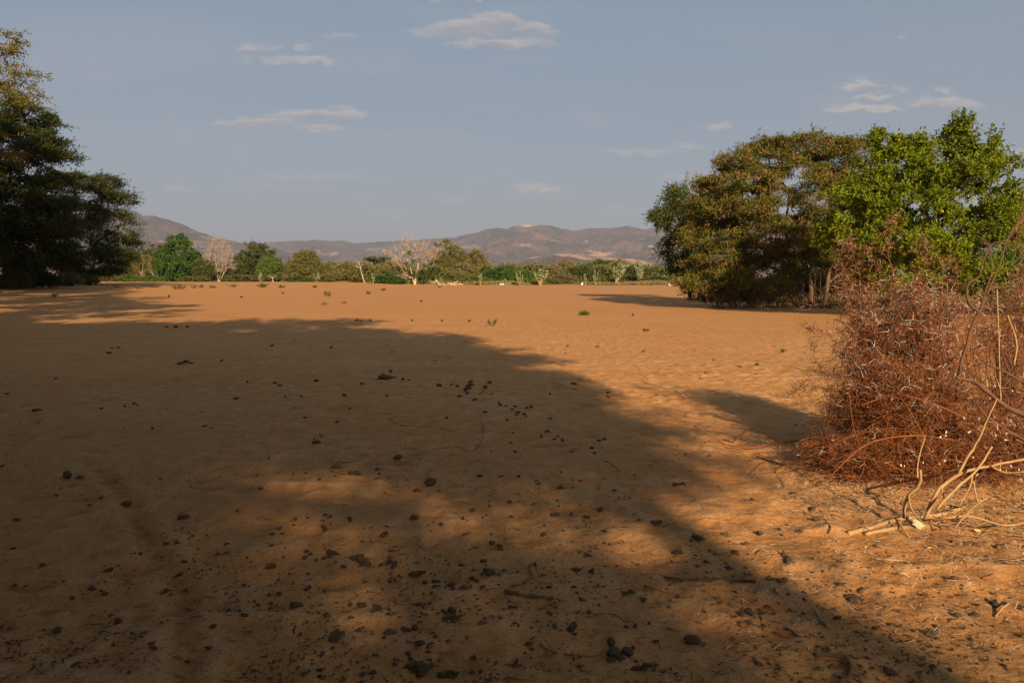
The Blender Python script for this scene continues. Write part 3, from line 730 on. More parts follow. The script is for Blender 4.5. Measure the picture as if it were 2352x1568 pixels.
for key, bx, by, fk, lab, sd_ in (('near', 6., -14., (6., -13., 5.), 'broad shade tree behind the camera on the right', 51), ('tall', 9., -20., (8.5, -18., 8.), 'tall shade tree farther behind the camera', 52), ('left', -44., 24., (-42., 28., 9.), 'tall shade tree out of the picture on the left bank', 54)):
    bs = np.array([bx, by, 0.]); bs[2] = float(terrain(bx, by)); A_ = casters[key]
    shade_tree(lab, np.array([a[0] for a in A_]), np.array([a[1] for a in A_]), bs, np.array(fk), sd_)
# the tree the photographer stands under: its crown hides part of the sky over the near sand
rg0 = RS(71); bs = np.array([-3.2, -4.6, 0.]); bs[2] = float(terrain(bs[0], bs[1]))
C = np.array([(x, y, z) for x, y, z in zip(rg0.uniform(-13, 3.5, 420), rg0.uniform(-9, 9, 420), rg0.uniform(6.2, 9.5, 420)) if z > 3.2 + .46 * max(y, 0) and ((x + 4.5) / 9) ** 2 + (y / 9) ** 2 < 1 and (x < 0 or y < 2.5)])
shade_tree('broad shade tree standing behind the camera, its crown spread over the near left sand', C, np.zeros(len(C), int), bs, np.array([-3.0, -4., 4.6]), 53)

# ------------------------------------------------------------------ far bank: individual trees
far_specs = [
 # px, Y, top_py, half-width px, label, leaf, seed, kind
 (300, 236, 572, 34, 'low green tree just right of the brownish acacia, behind the rusty one', 'lf_dark', 'round'),
 (362, 244, 560, 40, 'tall dark green tree behind the rusty one at the far left bank', 'lf_dark', 'round'),
 (332, 222, 578, 29, 'small rusty-leaved drooping tree with two tan trunks on the far left bank', 'lf_rust', 'weep'),
 (413, 224, 537, 57, 'dense deep-green tree with leaves to the ground, spiky top, left of the white dead tree', 'lf_deep', 'dense'),
 (472, 222, 598, 26, 'small shadowy tree squeezed between the dense deep-green tree and the white dead tree', 'lf_dark', 'round'),
 (590, 226, 560, 52, 'rounded dark green tree with a spreading top right of the white dead tree', 'lf_dark', 'round'),
 (622, 219, 592, 27, 'small fresh-green tree in front of the right half of the rounded dark tree', 'lf_green', 'round'),
 (702, 222, 578, 42, 'pale olive-green tree with two humps, second from the rounded dark tree', 'lf_olive', 'dense'),
 (868, 246, 589, 34, 'flat-topped umbrella acacia showing above the brown thicket', 'lf_dark', 'flat'),
 (1030, 236, 549, 44, 'tall olive tree right behind the tan dead tree', 'lf_olive', 'round'),
 (1092, 244, 575, 34, 'thin feathery brownish tree right of the tall olive one', 'lf_brown', 'round'),
 (1385, 262, 597, 26, 'small flat-topped tree breaking the skyline of the green thicket', 'lf_dark', 'flat'),
]
for i, (px, Y, top, hw, lab, lf, kind) in enumerate(far_specs):
    b = XY(px, Y); zt = Hh(top, Y); k = Y / F; h = zt - b[2]; w = hw * k
    c = b + (0, 0, h * .55)
    if kind == 'round':
        lobes = [(c + (0, 0, h * .08), np.array([w * .85, w * .8, h * .36]), 34), (c + (-w * .45, -.5, -h * .1), np.array([w * .5, w * .6, h * .28]), 20), (c + (w * .45, -.3, -h * .08), np.array([w * .5, w * .6, h * .28]), 20), (c + (0, -w * .4, -h * .2), np.array([w * .8, w * .5, h * .22]), 20)]
        spec = dict(dens=1.3, R=1.3, sprigs=15, m=12, L=.40, W=.20, flat=.75, up=.3)
    elif kind == 'dense':
        lobes = [(c + (0, 0, -h * .02), np.array([w * .85, w * .8, h * .42]), 50), (c + (-w * .5, -.5, -h * .24), np.array([w * .5, w * .6, h * .28]), 28), (c + (w * .5, -.4, -h * .22), np.array([w * .48, w * .6, h * .28]), 28), (c + (0, 0, h * .3), np.array([w * .4, w * .4, h * .13]), 12), (c + (0, -w * .5, -h * .25), np.array([w * .8, w * .5, h * .22]), 26)]
        spec = dict(dens=1.3, R=1.25, sprigs=16, m=13, L=.44, W=.25, flat=.9, up=.2, droop=.3)
    elif kind == 'weep':
        lobes = [(c + (0, 0, 0), np.array([w * .85, w * .8, h * .38]), 30)]
        spec = dict(R=1.0, sprigs=9, m=12, L=.3, W=.10, flat=.8, up=-.2, droop=.9)
    else:
        lobes = [(c + (0, 0, h * .33), np.array([w * .9, w * .8, h * .09]), 34), (c + (w * .2, 0, h * .15), np.array([w * .6, w * .6, h * .12]), 14)]
        spec = dict(R=1.1, sprigs=11, m=11, L=.36, W=.15, flat=.35, up=.1)
    tr = None
    if kind == 'weep':
        tr = [[b + (-.6, 0, -.2), b + (-.7, 0, 1.8), b + (-.3, 0, h * .6)], [b + (2.6, 0, -.2), b + (2.5, 0, 1.8), b + (1.2, 0, h * .6)]]
    make_tree('far_tree' if kind != 'flat' else 'umbrella_tree', lab, 'tree', b, lobes, spec, M[lf], M['barktan'] if kind in ('weep',) or px == 622 else M['bark'], 300 + i, trunk=tr, tipr=.03, step=1.2)

def bare_tree(label, b, starts, targets, mat, seed, tipr=.03, power=.42, extra=None):
    rng = RS(seed); root = empty('dead_tree', tuple(b)); tag(root, label, 'tree')
    P, par, r = skeleton(rng, starts, np.array(targets), step=.8, tipr=tipr, power=power, jit=.2, dist_w=.5)
    g = Geo(); skel_mesh(g, P - b, par, r, 5, 1.9)
    link('trunk', g.mesh('trunk', True), mat, root)
    # fine twigs at the tips
    T = np.array(targets) - b; n = len(T) * 9; s = np.repeat(T, 9, 0); d = norm(rng.normal(0, 1, (n, 3)) + norm(s * np.array([1, 1, .3])) * .7 + np.array([0, 0, .7]))
    ln = rng.uniform(.6, 1.5, (n, 1)); g = Geo()
    tubes(g, np.stack([s, s + d * ln * .5 + rng.normal(0, .08, (n, 3)), s + d * ln], 1), np.array([[.035, .024, .010]]) * np.ones((n, 1)), 3, False)
    link('twigs', g.mesh('twigs'), mat, root)
    return root
rng = RS(60)
Y = 222.; b = XY(501, Y)
tg = [PT(502 + 36 * x * (1 - .25 * abs(z)), 588 - 44 * z, Y + 3.5 * y) for x, y, z in ball(rng, 130, .45)] + [PT(508 + rng.uniform(-5, 32), 612 + rng.uniform(-14, 10), Y + rng.normal(0, 1)) for _ in range(24)]
bare_tree('bleached white leafless tree with upswept limbs beside the dense deep-green tree', b, [[b + (0, 0, -.3), b + (0, 0, 1.2), PT(497, 610, Y), PT(492, 580, Y)], [b + (.1, 0, -.3), b + (.4, 0, 1.1), PT(510, 615, Y), PT(512, 580, Y)], [b + (.2, 0, 0), b + (1., 0, 1.3), PT(521, 618, Y), PT(532, 603, Y)]], tg, M['barkwhite'], 61, .026)
Y = 214.; b = XY(951, Y)
tg = [PT(940 + rng.normal(0, 26), 590 + rng.normal(0, 16), Y + rng.normal(0, 2)) for _ in range(90)] + [PT(980 + rng.normal(0, 20), 580 + rng.normal(0, 14), Y + rng.normal(0, 2)) for _ in range(60)] + [PT(932 + rng.normal(0, 5), 560 + rng.normal(0, 9), Y) for _ in range(20)] + [PT(922 + rng.uniform(-6, 14), 634 + rng.uniform(-7, 7), Y - .5) for _ in range(10)]
rt = bare_tree('thick-trunked tan dead tree with splayed limbs on the far bank, left of the walker', b, [[b + (0, 0, -.3), b + (0, 0, 1.8), PT(946, 628, Y), PT(938, 600, Y)], [b + (.2, 0, -.3), b + (.3, 0, 1.8), PT(960, 612, Y), PT(953, 580, Y)], [b + (.3, 0, -.2), b + (.6, 0, 2.), PT(968, 628, Y), PT(992, 605, Y)], [b + (0, 0, .3), b + (-.6, 0, 2.), PT(928, 636, Y)]], tg, M['barktan'], 62, .034, .46)
g = Geo(); C = np.array([PT(x, y, Y - 1 + rng.normal(0, 1)) for x, y in [(950, 600), (935, 605), (975, 612), (985, 618), (965, 628), (978, 632), (955, 634), (930, 622), (990, 603), (962, 598), (975, 640), (940, 580), (1000, 620)]]) - b
foliage(g, rng, C, 1.0, 12, 12, .34, .2, .8, .1); link('regrowth_leaves', g.mesh('regrowth_leaves'), M['lf_deep'], rt)
Y = 216.
for lab, pts in (('thin pale forked trunk of a dead sapling in front of the brown thicket', [(824, 600), (832, 632), (838, 652)]), ('bare tan trunk stump in front of the rounded dark tree', [(626, 636), (628, 652)]), ('crooked peeled trunk stump left of the fresh-green small tree', [(600, 628), (602, 640), (601, 655)])):
    rng = RS(int(pts[0][0])); top = PT(*pts[0], Y); b = XY(pts[-1][0], Y); q = [b + (0, 0, -.2)] + [PT(x, y, Y) for x, y in pts[-2::-1]]
    g = Geo(); poly_tube(g, np.array(q) - b, (.22, .07), 7, 4, .3, 3)
    for k in range(5):
        s0 = q[1] + (top - q[1]) * rng.uniform(.2, .9) if len(q) > 2 else q[0] + (q[1] - q[0]) * .7
        e = s0 + (rng.normal(0, .9), rng.normal(0, .4), rng.uniform(.6, 1.9)); poly_tube(g, [s0 - b, (s0 + e) / 2 - b + rng.normal(0, .1, 3), e - b], (.07, .02), 5, 3, .3, k)
    root = empty('dead_sapling' if 'sapling' in lab else 'tree_stump', tuple(b)); tag(root, lab, 'tree' if 'sapling' in lab else 'stump'); link('trunk', g.mesh('trunk', True), M['barktan'], root)

# ------------------------------------------------------------------ thicket along the far bank
rng = RS(900)
def shrub_proto(seed, lf, flat=.6, droop=0., bark='bark', dens=1.):
    rg = RS(seed); b = np.zeros(3)
    lobes = [(np.array([0, 0, .95]), np.array([1.25, 1.1, .62]), 22), (np.array([-.8, -.3, .6]), np.array([.8, .7, .45]), 12), (np.array([.85, -.2, .65]), np.array([.75, .7, .5]), 12), (np.array([.1, -.7, .4]), np.array([1.3, .5, .32]), 12)]
    root = make_tree('shrub', 'x', 'shrub', b, lobes, dict(R=.55, sprigs=int(15 * dens), m=11, L=.17, W=.085, flat=flat, up=.35, droop=droop, shell=.6), M[lf], M[bark], seed, tipr=.012, step=.4, trunkname='stems', crownname='foliage',
                     trunk=[[b + (0, 0, -.1), b + (-.1, 0, .25), b + (-.3, 0, .5)], [b + (.05, 0, -.1), b + (.15, 0, .25), b + (.35, .1, .5)]])
    return root
protos = {k: shrub_proto(700 + i, k, bark='barkpale' if k == 'lf_brown' else 'bark') for i, k in enumerate(['lf_olive', 'lf_dark', 'lf_green', 'lf_brown', 'lf_deep'])}
used = set()
CW = {'lf_olive': 'olive-green', 'lf_dark': 'dark green', 'lf_green': 'fresh green', 'lf_brown': 'brown twiggy', 'lf_deep': 'deep green', 'lf_rust': 'rusty'}
def place_shrub(px, Y, top, hw, lf, where, cat='shrub', base=None):
    b = XY(px, Y) if base is None else base
    k = Y / F; h = max(.5, Hh(top, Y) - b[2]); w = hw * k
    s = (w / 1.75, w / 1.75 * .9, h / 1.75); lab = f"{CW[lf]} shrub {where}"
    p = protos[lf]
    o = p if lf not in used else copy_tree(p, None)
    used.add(lf); o.location = tuple(b); o.scale = s; o.rotation_euler = (0, 0, rng.uniform(-.5, .5)); o['label'] = lab; o['category'] = cat
    o['group'] = 'shrubs of the thicket lining the far bank'
    return o
G_ = [(255, 228, 618, 36, 'lf_olive', 'at the far end of the sand, right under the brownish acacia'), (350, 215, 632, 22, 'lf_green', 'low at the foot of the rusty drooping tree'), (300, 217, 630, 22, 'lf_green', 'low and leafy left of the rusty drooping tree'),
 (447, 217, 634, 30, 'lf_olive', 'at the foot of the dense deep-green tree'), (530, 226, 606, 34, 'lf_dark', 'right behind the trunk of the white dead tree'), (560, 217, 630, 40, 'lf_olive', 'low between the white dead tree and the rounded dark tree'),
 (655, 222, 612, 30, 'lf_brown', 'between the rounded dark tree and the two-humped olive tree'), (690, 214, 634, 34, 'lf_green', 'low in front of the two-humped olive tree'), (745, 217, 628, 30, 'lf_olive', 'at the right foot of the two-humped olive tree'),
 (762, 230, 603, 34, 'lf_brown', 'tall, first right of the two-humped olive tree'), (800, 226, 604, 36, 'lf_brown', 'tall, just left of the pale forked sapling'), (843, 224, 602, 34, 'lf_olive', 'broad-topped behind the pale forked sapling'),
 (880, 226, 610, 30, 'lf_brown', 'under the flat-topped umbrella acacia'), (905, 232, 600, 34, 'lf_brown', 'tall, left of the tan dead tree'), (893, 216, 628, 32, 'lf_deep', 'low and bushy left of the tan dead tree'), (965, 224, 622, 34, 'lf_dark', 'in the gloom right behind the tan dead trunk'),
 (1005, 226, 608, 36, 'lf_olive', 'below the tall olive tree, above the walker'), (1045, 219, 622, 30, 'lf_olive', 'yellowish, just right of the walker behind the fallen branches'), (1065, 228, 606, 34, 'lf_brown', 'below the feathery brownish tree'),
 (1090, 218, 632, 26, 'lf_olive', 'low at the right end of the fallen branches'), (1122, 230, 606, 36, 'lf_olive', 'tall, first right of the feathery brownish tree'), (1150, 222, 612, 34, 'lf_deep', 'above the white bundle on the bank'), (1175, 234, 603, 40, 'lf_olive', 'tall, behind the white bundle'),
 (1205, 222, 618, 34, 'lf_green', 'between the two leafy milkweeds left of centre'), (1235, 232, 604, 38, 'lf_olive', 'tall, behind the widest milkweed left of centre'), (1272, 224, 612, 34, 'lf_brown', 'right of the widest milkweed left of centre'), (1300, 232, 602, 38, 'lf_brown', 'tall, left of the flat-topped skyline tree'),
 (1290, 215, 632, 34, 'lf_brown', 'low and reddish, left of the white scrap on the bank'), (1335, 222, 610, 34, 'lf_dark', 'behind the slim milkweed pair'), (1350, 236, 602, 36, 'lf_green', 'tall, just left below the flat-topped skyline tree'), (1390, 224, 606, 38, 'lf_olive', 'behind the tallest milkweed'),
 (1425, 232, 600, 38, 'lf_brown', 'tall, right below the flat-topped skyline tree'), (1440, 214, 630, 30, 'lf_olive', 'low, between the two largest milkweeds'), (1465, 222, 608, 34, 'lf_dark', 'behind the second largest milkweed'), (1500, 226, 611, 36, 'lf_green', 'right of the second largest milkweed'),
 (1512, 208, 632, 36, 'lf_olive', 'low, at the right end of the sand edge'), (1545, 214, 612, 40, 'lf_olive', 'behind the small white scrap near the dark tree'), (1575, 200, 628, 40, 'lf_brown', 'low, right of the small white scrap'), (1610, 196, 620, 44, 'lf_dark', 'seen under the dark tree at the end of the sand')]
for a in G_: place_shrub(a[0], a[1], a[2], a[3] * 1.25, *a[4:])
# shrubs on the right bank behind the lime-green tree and on the left bank under the acacias
RB = [(2345, 52, 430, 60, 'lf_olive', 'tall, right of the lime-green tree at the picture edge', 'tree'), (2255, 46, 600, 70, 'lf_olive', 'greyish, behind the thorn bush right of the lime-green tree'), (2350, 44, 560, 60, 'lf_green', 'leafy, low at the right picture edge'), (2200, 50, 630, 60, 'lf_olive', 'low, in the gap right of the lime trunk'),
      (2010, 53, 620, 60, 'lf_dark', 'in deep shade behind the podded acacia trunk'), (1900, 56, 618, 70, 'lf_dark', 'dark, seen past the podded acacia trunk'), (1830, 60, 612, 80, 'lf_dark', 'tall and dark, behind the podded acacia trunk'), (1960, 60, 605, 80, 'lf_dark', 'tall and dark, between the acacia trunk and the lime-green tree'), (1760, 55, 645, 60, 'lf_dark', 'in shade left of the podded acacia trunk'), (1650, 60, 650, 50, 'lf_brown', 'low, under the left edge of the podded acacia'),
      (2100, 44, 655, 60, 'lf_brown', 'low and dry at the foot of the lime-green tree'), (2300, 37, 655, 60, 'lf_brown', 'low and dry above the right end of the bank')]
for a in RB: place_shrub(*a[:6], a[6] if len(a) > 6 else 'shrub')['group'] = 'shrubs on the right bank'
LB = [(25, 100, 618, 50, 'lf_brown', 'dry, in the shade at the left picture edge'), (95, 104, 622, 46, 'lf_dark', 'dark, below the tall left acacia'), (150, 112, 624, 40, 'lf_brown', 'dry, between the two left acacias'), (200, 120, 628, 34, 'lf_brown', 'dark and tangled at the tip of the left bank'),
      (60, 112, 605, 50, 'lf_dark', 'tall, deep under the tall left acacia'), (180, 130, 610, 44, 'lf_dark', 'tall, deep under the brownish acacia')]
for a in LB: place_shrub(*a[:6])['group'] = 'shrubs under the left acacias'

# the wood behind, one mass
C = []
for i in range(420):
    px = rng.uniform(220, 1700); Y = rng.uniform(240, 300); b = XY(px, Y); b[2] = float(terrain(b[0], b[1]))
    hmax = max(1.5, Hh(612 + rng.uniform(-4, 12), Y) - b[2]); C.append(b + (0, 0, hmax * rng.uniform(.35, .95)))
g = Geo(); foliage(g, rng, np.array(C), 2.3, 14, 10, .6, .3, .6, .3)
tag(link('far_woodland', g.mesh('far_woodland'), M['lf_olive']), 'low green and brown woodland filling in behind the far bank', 'woodland', kind='stuff')

# dry grass and undergrowth on the banks
def grass(name, n, area, seed, hgt, label, mat, per=9, wd=.035):
    rg = RS(seed); P = []
    while len(P) < n:
        x, y = rg.uniform(area[0], area[1], 4000), rg.uniform(area[2], area[3], 4000)
        d = bed_dist(x, y); k = (d > .8) & (d < area[4]) & (fbm(x / 6, y / 6, 3, seed) > -.25); P += list(zip(x[k], y[k]))
    P = np.array(P[:n]); z = terrain(P[:, 0], P[:, 1]); B = np.column_stack([P, z]); B = np.repeat(B, per, 0); B[:, :2] += rg.normal(0, .12, (len(B), 2))
    D = rg.normal(0, .35, B.shape) + np.array([0, 0, 1]); g = Geo(); l = hgt * rg.uniform(.4, 1.2, len(B))
    leafquads(g, B, D, rg.normal(0, 1, B.shape) * np.array([1, 1, .1]), l, wd * (.7 + .6 * rg.rand(len(B))))
    tag(link(name, g.mesh(name), mat), label, 'grass', kind='stuff')
grass('dry_grass', 2600, (8, 45, 36, 75, 14), 1, .45, 'dry grass and seedlings on the right bank', M['grass'])
grass('dry_grass', 3200, (-110, -55, 70, 150, 22), 2, .7, 'dry grass and seedlings on the left bank', M['grass'], wd=.07)
grass('far_grass', 5200, (-170, 80, 195, 245, 10), 3, .8, 'strip of low grass and weeds along the edge of the far bank', M['grass'], per=7, wd=.16)
grass('far_weeds', 1300, (-170, 80, 195, 245, 8), 4, .75, 'green creeping weeds along the edge of the far bank', M['lf_green'], per=7, wd=.22)

# ------------------------------------------------------------------ milkweed plants with pale leaves
def milkweed(seed, stems):
    rg = RS(seed); root = empty('milkweed', (0, 0, 0)); g = Geo(); gl = Geo()
    for s in range(stems):
        a = rg.uniform(0, 2 * np.pi); lean = rg.uniform(.15, .8); h = rg.uniform(.65, 1.05)
        p = [np.zeros(3) + rg.normal(0, .04, 3) * (1, 1, 0)]
        for k in range(1, 5): p.append(np.array([math.cos(a) * lean * k / 4 * (1.2 - .2 * k / 4), math.sin(a) * lean * .5 * k / 4, h * k / 4]) + rg.normal(0, .025, 3))
        p = np.array(p); poly_tube(g, p, (.020, .010), 5, 3, .3, s)
        n = 44; t = rg.uniform(.35, .999, n); q = np.array([p[min(int(x * 4), 3)] * (1 - (x * 4 - min(int(x * 4), 3))) + p[min(int(x * 4), 3) + 1] * (x * 4 - min(int(x * 4), 3)) for x in t])
        an = rg.uniform(0, 2 * np.pi, n); D = np.stack([np.cos(an), np.sin(an), rg.uniform(.2, 1.1, n)], -1)
        leafquads(gl, q, D, rg.normal(0, .7, (n, 3)) + (.2, -.2, .5), .16, .10)
    link('stems', g.mesh('stems', True), M['paletwig'], root); link('leaves', gl.mesh('leaves'), M['lf_pale'], root)
    return root
mw = [milkweed(41, 4), milkweed(42, 6), milkweed(43, 3)]; mused = set()
for px, py, hp, wp, k, where in [(727, 650, 20, 22, 2, 'with few stems in front of the two-humped olive tree'), (857, 656, 24, 28, 0, 'low, left of the tan dead tree'), (1104, 657, 27, 28, 0, 'leaning, right of the fallen branches'), (1194, 657, 30, 26, 2, 'narrow, left of the widest one near the centre'),
     (1240, 657, 36, 60, 1, 'wide with two tan trunks, near the centre of the far bank'), (1345, 655, 26, 26, 0, 'small, beside the white scrap'), (1368, 655, 32, 14, 2, 'slim single-stemmed, left of the tallest'), (1413, 660, 48, 62, 1, 'tallest and broadest, right of centre'),
     (1474, 661, 44, 42, 1, 'second largest with bent yellowish lower twigs'), (1527, 656, 28, 18, 2, 'narrow, half hidden in shrubs near the dark tree'), (596, 655, 18, 14, 2, 'tiny, left of the peeled stump'), (1012, 652, 18, 24, 0, 'low, behind the fallen branches'), (1160, 655, 16, 22, 0, 'very low, beside the white bundle')]:
    Y = 207 - .0 * px; b = XY(px, Y); h = hp * Y / F; w = wp * Y / F
    o = mw[k] if k not in mused else copy_tree(mw[k], None)
    mused.add(k); o.location = tuple(b); o.scale = (w / 1.3, w / 1.3, h / 1.02); o.rotation_euler = (0, 0, RS(px).uniform(0, 6)); tag(o, 'pale-leaved milkweed plant, ' + where, 'plant', 'milkweed plants on the far bank')

# ------------------------------------------------------------------ fallen branches, white scraps, walker
Y = 203.; b = XY(1030, Y); root = empty('fallen_branches', tuple(b)); tag(root, 'pale fallen tree limbs lying on the far sand edge beside the walker', 'dead wood')
def px_tube(g, pts, Y, r, b, seed=0): poly_tube(g, [PT(x, y, Y) - b for x, y in pts], r, 6, 4, .3, seed)
cv = lambda x, y: ((1680 + x / 10.69) / 1.7415, (1080 + y / 10.69) / 1.7415)
g = Geo()
px_tube(g, [cv(455, 490), cv(580, 505), cv(640, 540), cv(730, 560), cv(790, 600), cv(860, 612)], Y, (.10, .28), b, 1); px_tube(g, [cv(640, 540), cv(560, 590), cv(440, 615)], Y, (.10, .04), b, 2)
link('forked_limb', g.mesh('forked_limb', True), M['barkwhite'], root)
g = Geo()
px_tube(g, [cv(985, 575), cv(1030, 620), cv(1080, 640), cv(1150, 610), cv(1250, 590), cv(1380, 620), cv(1480, 630)], Y, (.14, .22), b, 3); px_tube(g, [cv(1300, 565), cv(1380, 595), cv(1480, 630), cv(1600, 615), cv(1760, 612), cv(1820, 615)], Y, (.16, .26), b, 4); px_tube(g, [cv(1440, 590), cv(1520, 530), cv(1630, 450)], Y, (.14, .10), b, 5); px_tube(g, [cv(870, 620), cv(930, 612), cv(990, 580)], Y, (.2, .1), b, 6); px_tube(g, [cv(1720, 610), cv(1770, 585), cv(1800, 620)], Y, (.12, .08), b, 7)
link('trunk_limb', g.mesh('trunk_limb', True), M['barktan'], root)

def lump_mesh(name, seed, sub=2, amp=.25, flat=.7, freq=1.6, stretch=1.3):
    import bmesh
    bm = bmesh.new(); bmesh.ops.create_icosphere(bm, subdivisions=sub, radius=.5); rg = RS(seed)
    off = rg.uniform(0, 50, 3)
    V = np.array([v.co[:] for v in bm.verts]); n = norm(V)
    d = fbm((V[:, 0] + V[:, 2] * .7) * freq * 2 + off[0], (V[:, 1] - V[:, 2] * .6) * freq * 2 + off[1], 3, seed) * amp + fbm((V[:, 2] + V[:, 1]) * freq * 6 + off[2], (V[:, 0] - V[:, 2]) * freq * 6, 2, seed + 9) * amp * .35
    V = V + n * d[:, None]; V[:, 0] *= stretch; V[:, 2] *= flat; V[:, 2] -= V[:, 2].min() + .08
    for v, c in zip(bm.verts, V): v.co = c
    me = bpy.data.meshes.new(name); bm.to_mesh(me); bm.free()
    me.polygons.foreach_set("use_smooth", np.ones(len(me.polygons), dtype=bool)); return me

M['white'] = plain_mat("dirty_white_cloth", (.62, .58, .52), (.80, .76, .70), 3, .8, .4, .05)
for (px, py, w, h, lab, nm, cat, ct) in [(1152, 656, 20, 6, 'rumpled white bundle with a dark spot on the edge of the far bank', 'white_bundle', 'bundle', 1), (1337, 650, 8, 8, 'small white scrap caught in reddish brush beside a small milkweed', 'white_scrap', 'rubbish', 0), (1539, 661, 8, 8, 'small white scrap on the sand edge left of the dark tree', 'white_scrap', 'rubbish', 0)]:
    Y = 203. if px != 1539 else 190.; b = XY(px, Y); k = Y / F
    me = lump_mesh(nm, px, 2, .45, 1.0, 1.6, 1.0); o = link(nm, me, M['white']); o.location = tuple(b); o.scale = (w * k * .7, w * k * .45, h * k * .7); tag(o, lab, cat)
    if ct:
        o2 = link('dark_spot', lump_mesh('dark_spot', 3, 1, .4, 1., 1.6, 1.), M['dung'], o); o2.location = (.12, -.48, .12); o2.scale = (.16, .25, .45)  # dark lump set against the front of the bundle as its dark spot

def skin_body(name, verts, edges, radii, mat, sub=1):
    me = bpy.data.meshes.new(name); me.from_pydata([tuple(v) for v in verts], edges, []); o = bpy.data.objects.new(name, me); COL.objects.link(o)
    o.modifiers.new('skin', 'SKIN'); s = o.modifiers.new('sub', 'SUBSURF'); s.levels = sub; s.render_levels = sub
    for i, r in enumerate(radii): me.skin_vertices[0].data[i].radius = (r, r)
    me.skin_vertices[0].data[0].use_root = True
    bpy.context.view_layer.update(); dg = bpy.context.evaluated_depsgraph_get()
    m2 = bpy.data.meshes.new_from_object(o.evaluated_get(dg)); bpy.data.objects.remove(o); bpy.data.meshes.remove(me)
    m2.polygons.foreach_set("use_smooth", np.ones(len(m2.polygons), dtype=bool)); m2.materials.clear(); m2.name = name
    return link(name, m2, mat)
def build_person():
    Y = 181.; b = PT(1003, 658.5, Y); b[2] = float(terrain(b[0], b[1]))
    M['skin'] = plain_mat("dark_skin", (.055, .028, .016), (.085, .045, .026), 20, .5, 0)
    M['yellow'] = plain_mat("yellow_shirt", (.80, .66, .02), (.88, .74, .04), 8, .7, .2, .01)
    M['shorts'] = plain_mat("dark_shorts", (.035, .045, .06), (.06, .07, .09), 20, .8, .2, .01)
    M['hair'] = plain_mat("black_hair", (.012, .010, .009), (.03, .025, .02), 60, .7, .3, .005)
    # facing left and slightly away, mid-stride; x = picture right
    V = [(0, 0, .92), (0, .0, 1.12), (.0, .0, 1.34), (.01, .0, 1.47), (-.02, 0, 1.53), (-.05, 0, 1.64), (-.04, 0, 1.71),
         (.03, -.10, .86), (.09, -.10, .50), (.12, -.09, .09), (.02, -.09, .04),
         (-.02, .10, .86), (-.10, .11, .55), (-.30, .12, .27), (-.38, .12, .22),
         (.02, -.19, 1.40), (.08, -.22, 1.13), (-.05, -.21, .93), (-.09, -.20, .86),
         (.0, .19, 1.40), (.02, .22, 1.13), (-.14, .21, .98), (-.18, .20, .93)]
    E = [(0, 1), (1, 2), (2, 3), (3, 4), (4, 5), (5, 6), (0, 7), (7, 8), (8, 9), (9, 10), (0, 11), (11, 12), (12, 13), (13, 14), (3, 15), (15, 16), (16, 17), (17, 18), (3, 19), (19, 20), (20, 21), (21, 22)]
    rad = [.13, .12, .15, .09, .055, .095, .07, .09, .062, .042, .04, .09, .062, .042, .038, .06, .045, .033, .03, .06, .045, .033, .03]
    body = skin_body('person', V, E, rad, M['skin'], 1); body.location = tuple(b)
    tag(body, 'person in a bright yellow long-sleeved shirt and dark shorts walking across the far sand', 'person')
    sh = skin_body('shirt', [(0, 0, .88), (0, 0, 1.12), (0, 0, 1.34), (.01, 0, 1.46), (.02, -.19, 1.40), (.08, -.22, 1.13), (-.05, -.21, .95), (0, .19, 1.40), (.02, .22, 1.13), (-.14, .21, 1.0)],
                   [(0, 1), (1, 2), (2, 3), (3, 4), (4, 5), (5, 6), (3, 7), (7, 8), (8, 9)], [.175, .165, .185, .10, .085, .07, .055, .085, .07, .055], M['yellow'], 1); sh.parent = body
    st = skin_body('shorts', [(0, 0, .92), (.03, -.10, .82), (.09, -.10, .48), (-.02, .10, .82), (-.11, .11, .52)], [(0, 1), (1, 2), (0, 3), (3, 4)], [.15, .11, .085, .11, .085], M['shorts'], 1); st.parent = body
    hr = link('hair', lump_mesh('hair', 5, 2, .05, 1., 2., 1.), M['hair'], body); hr.location = (-.035, 0, 1.63); hr.scale = (.215, .20, .17)
build_person()

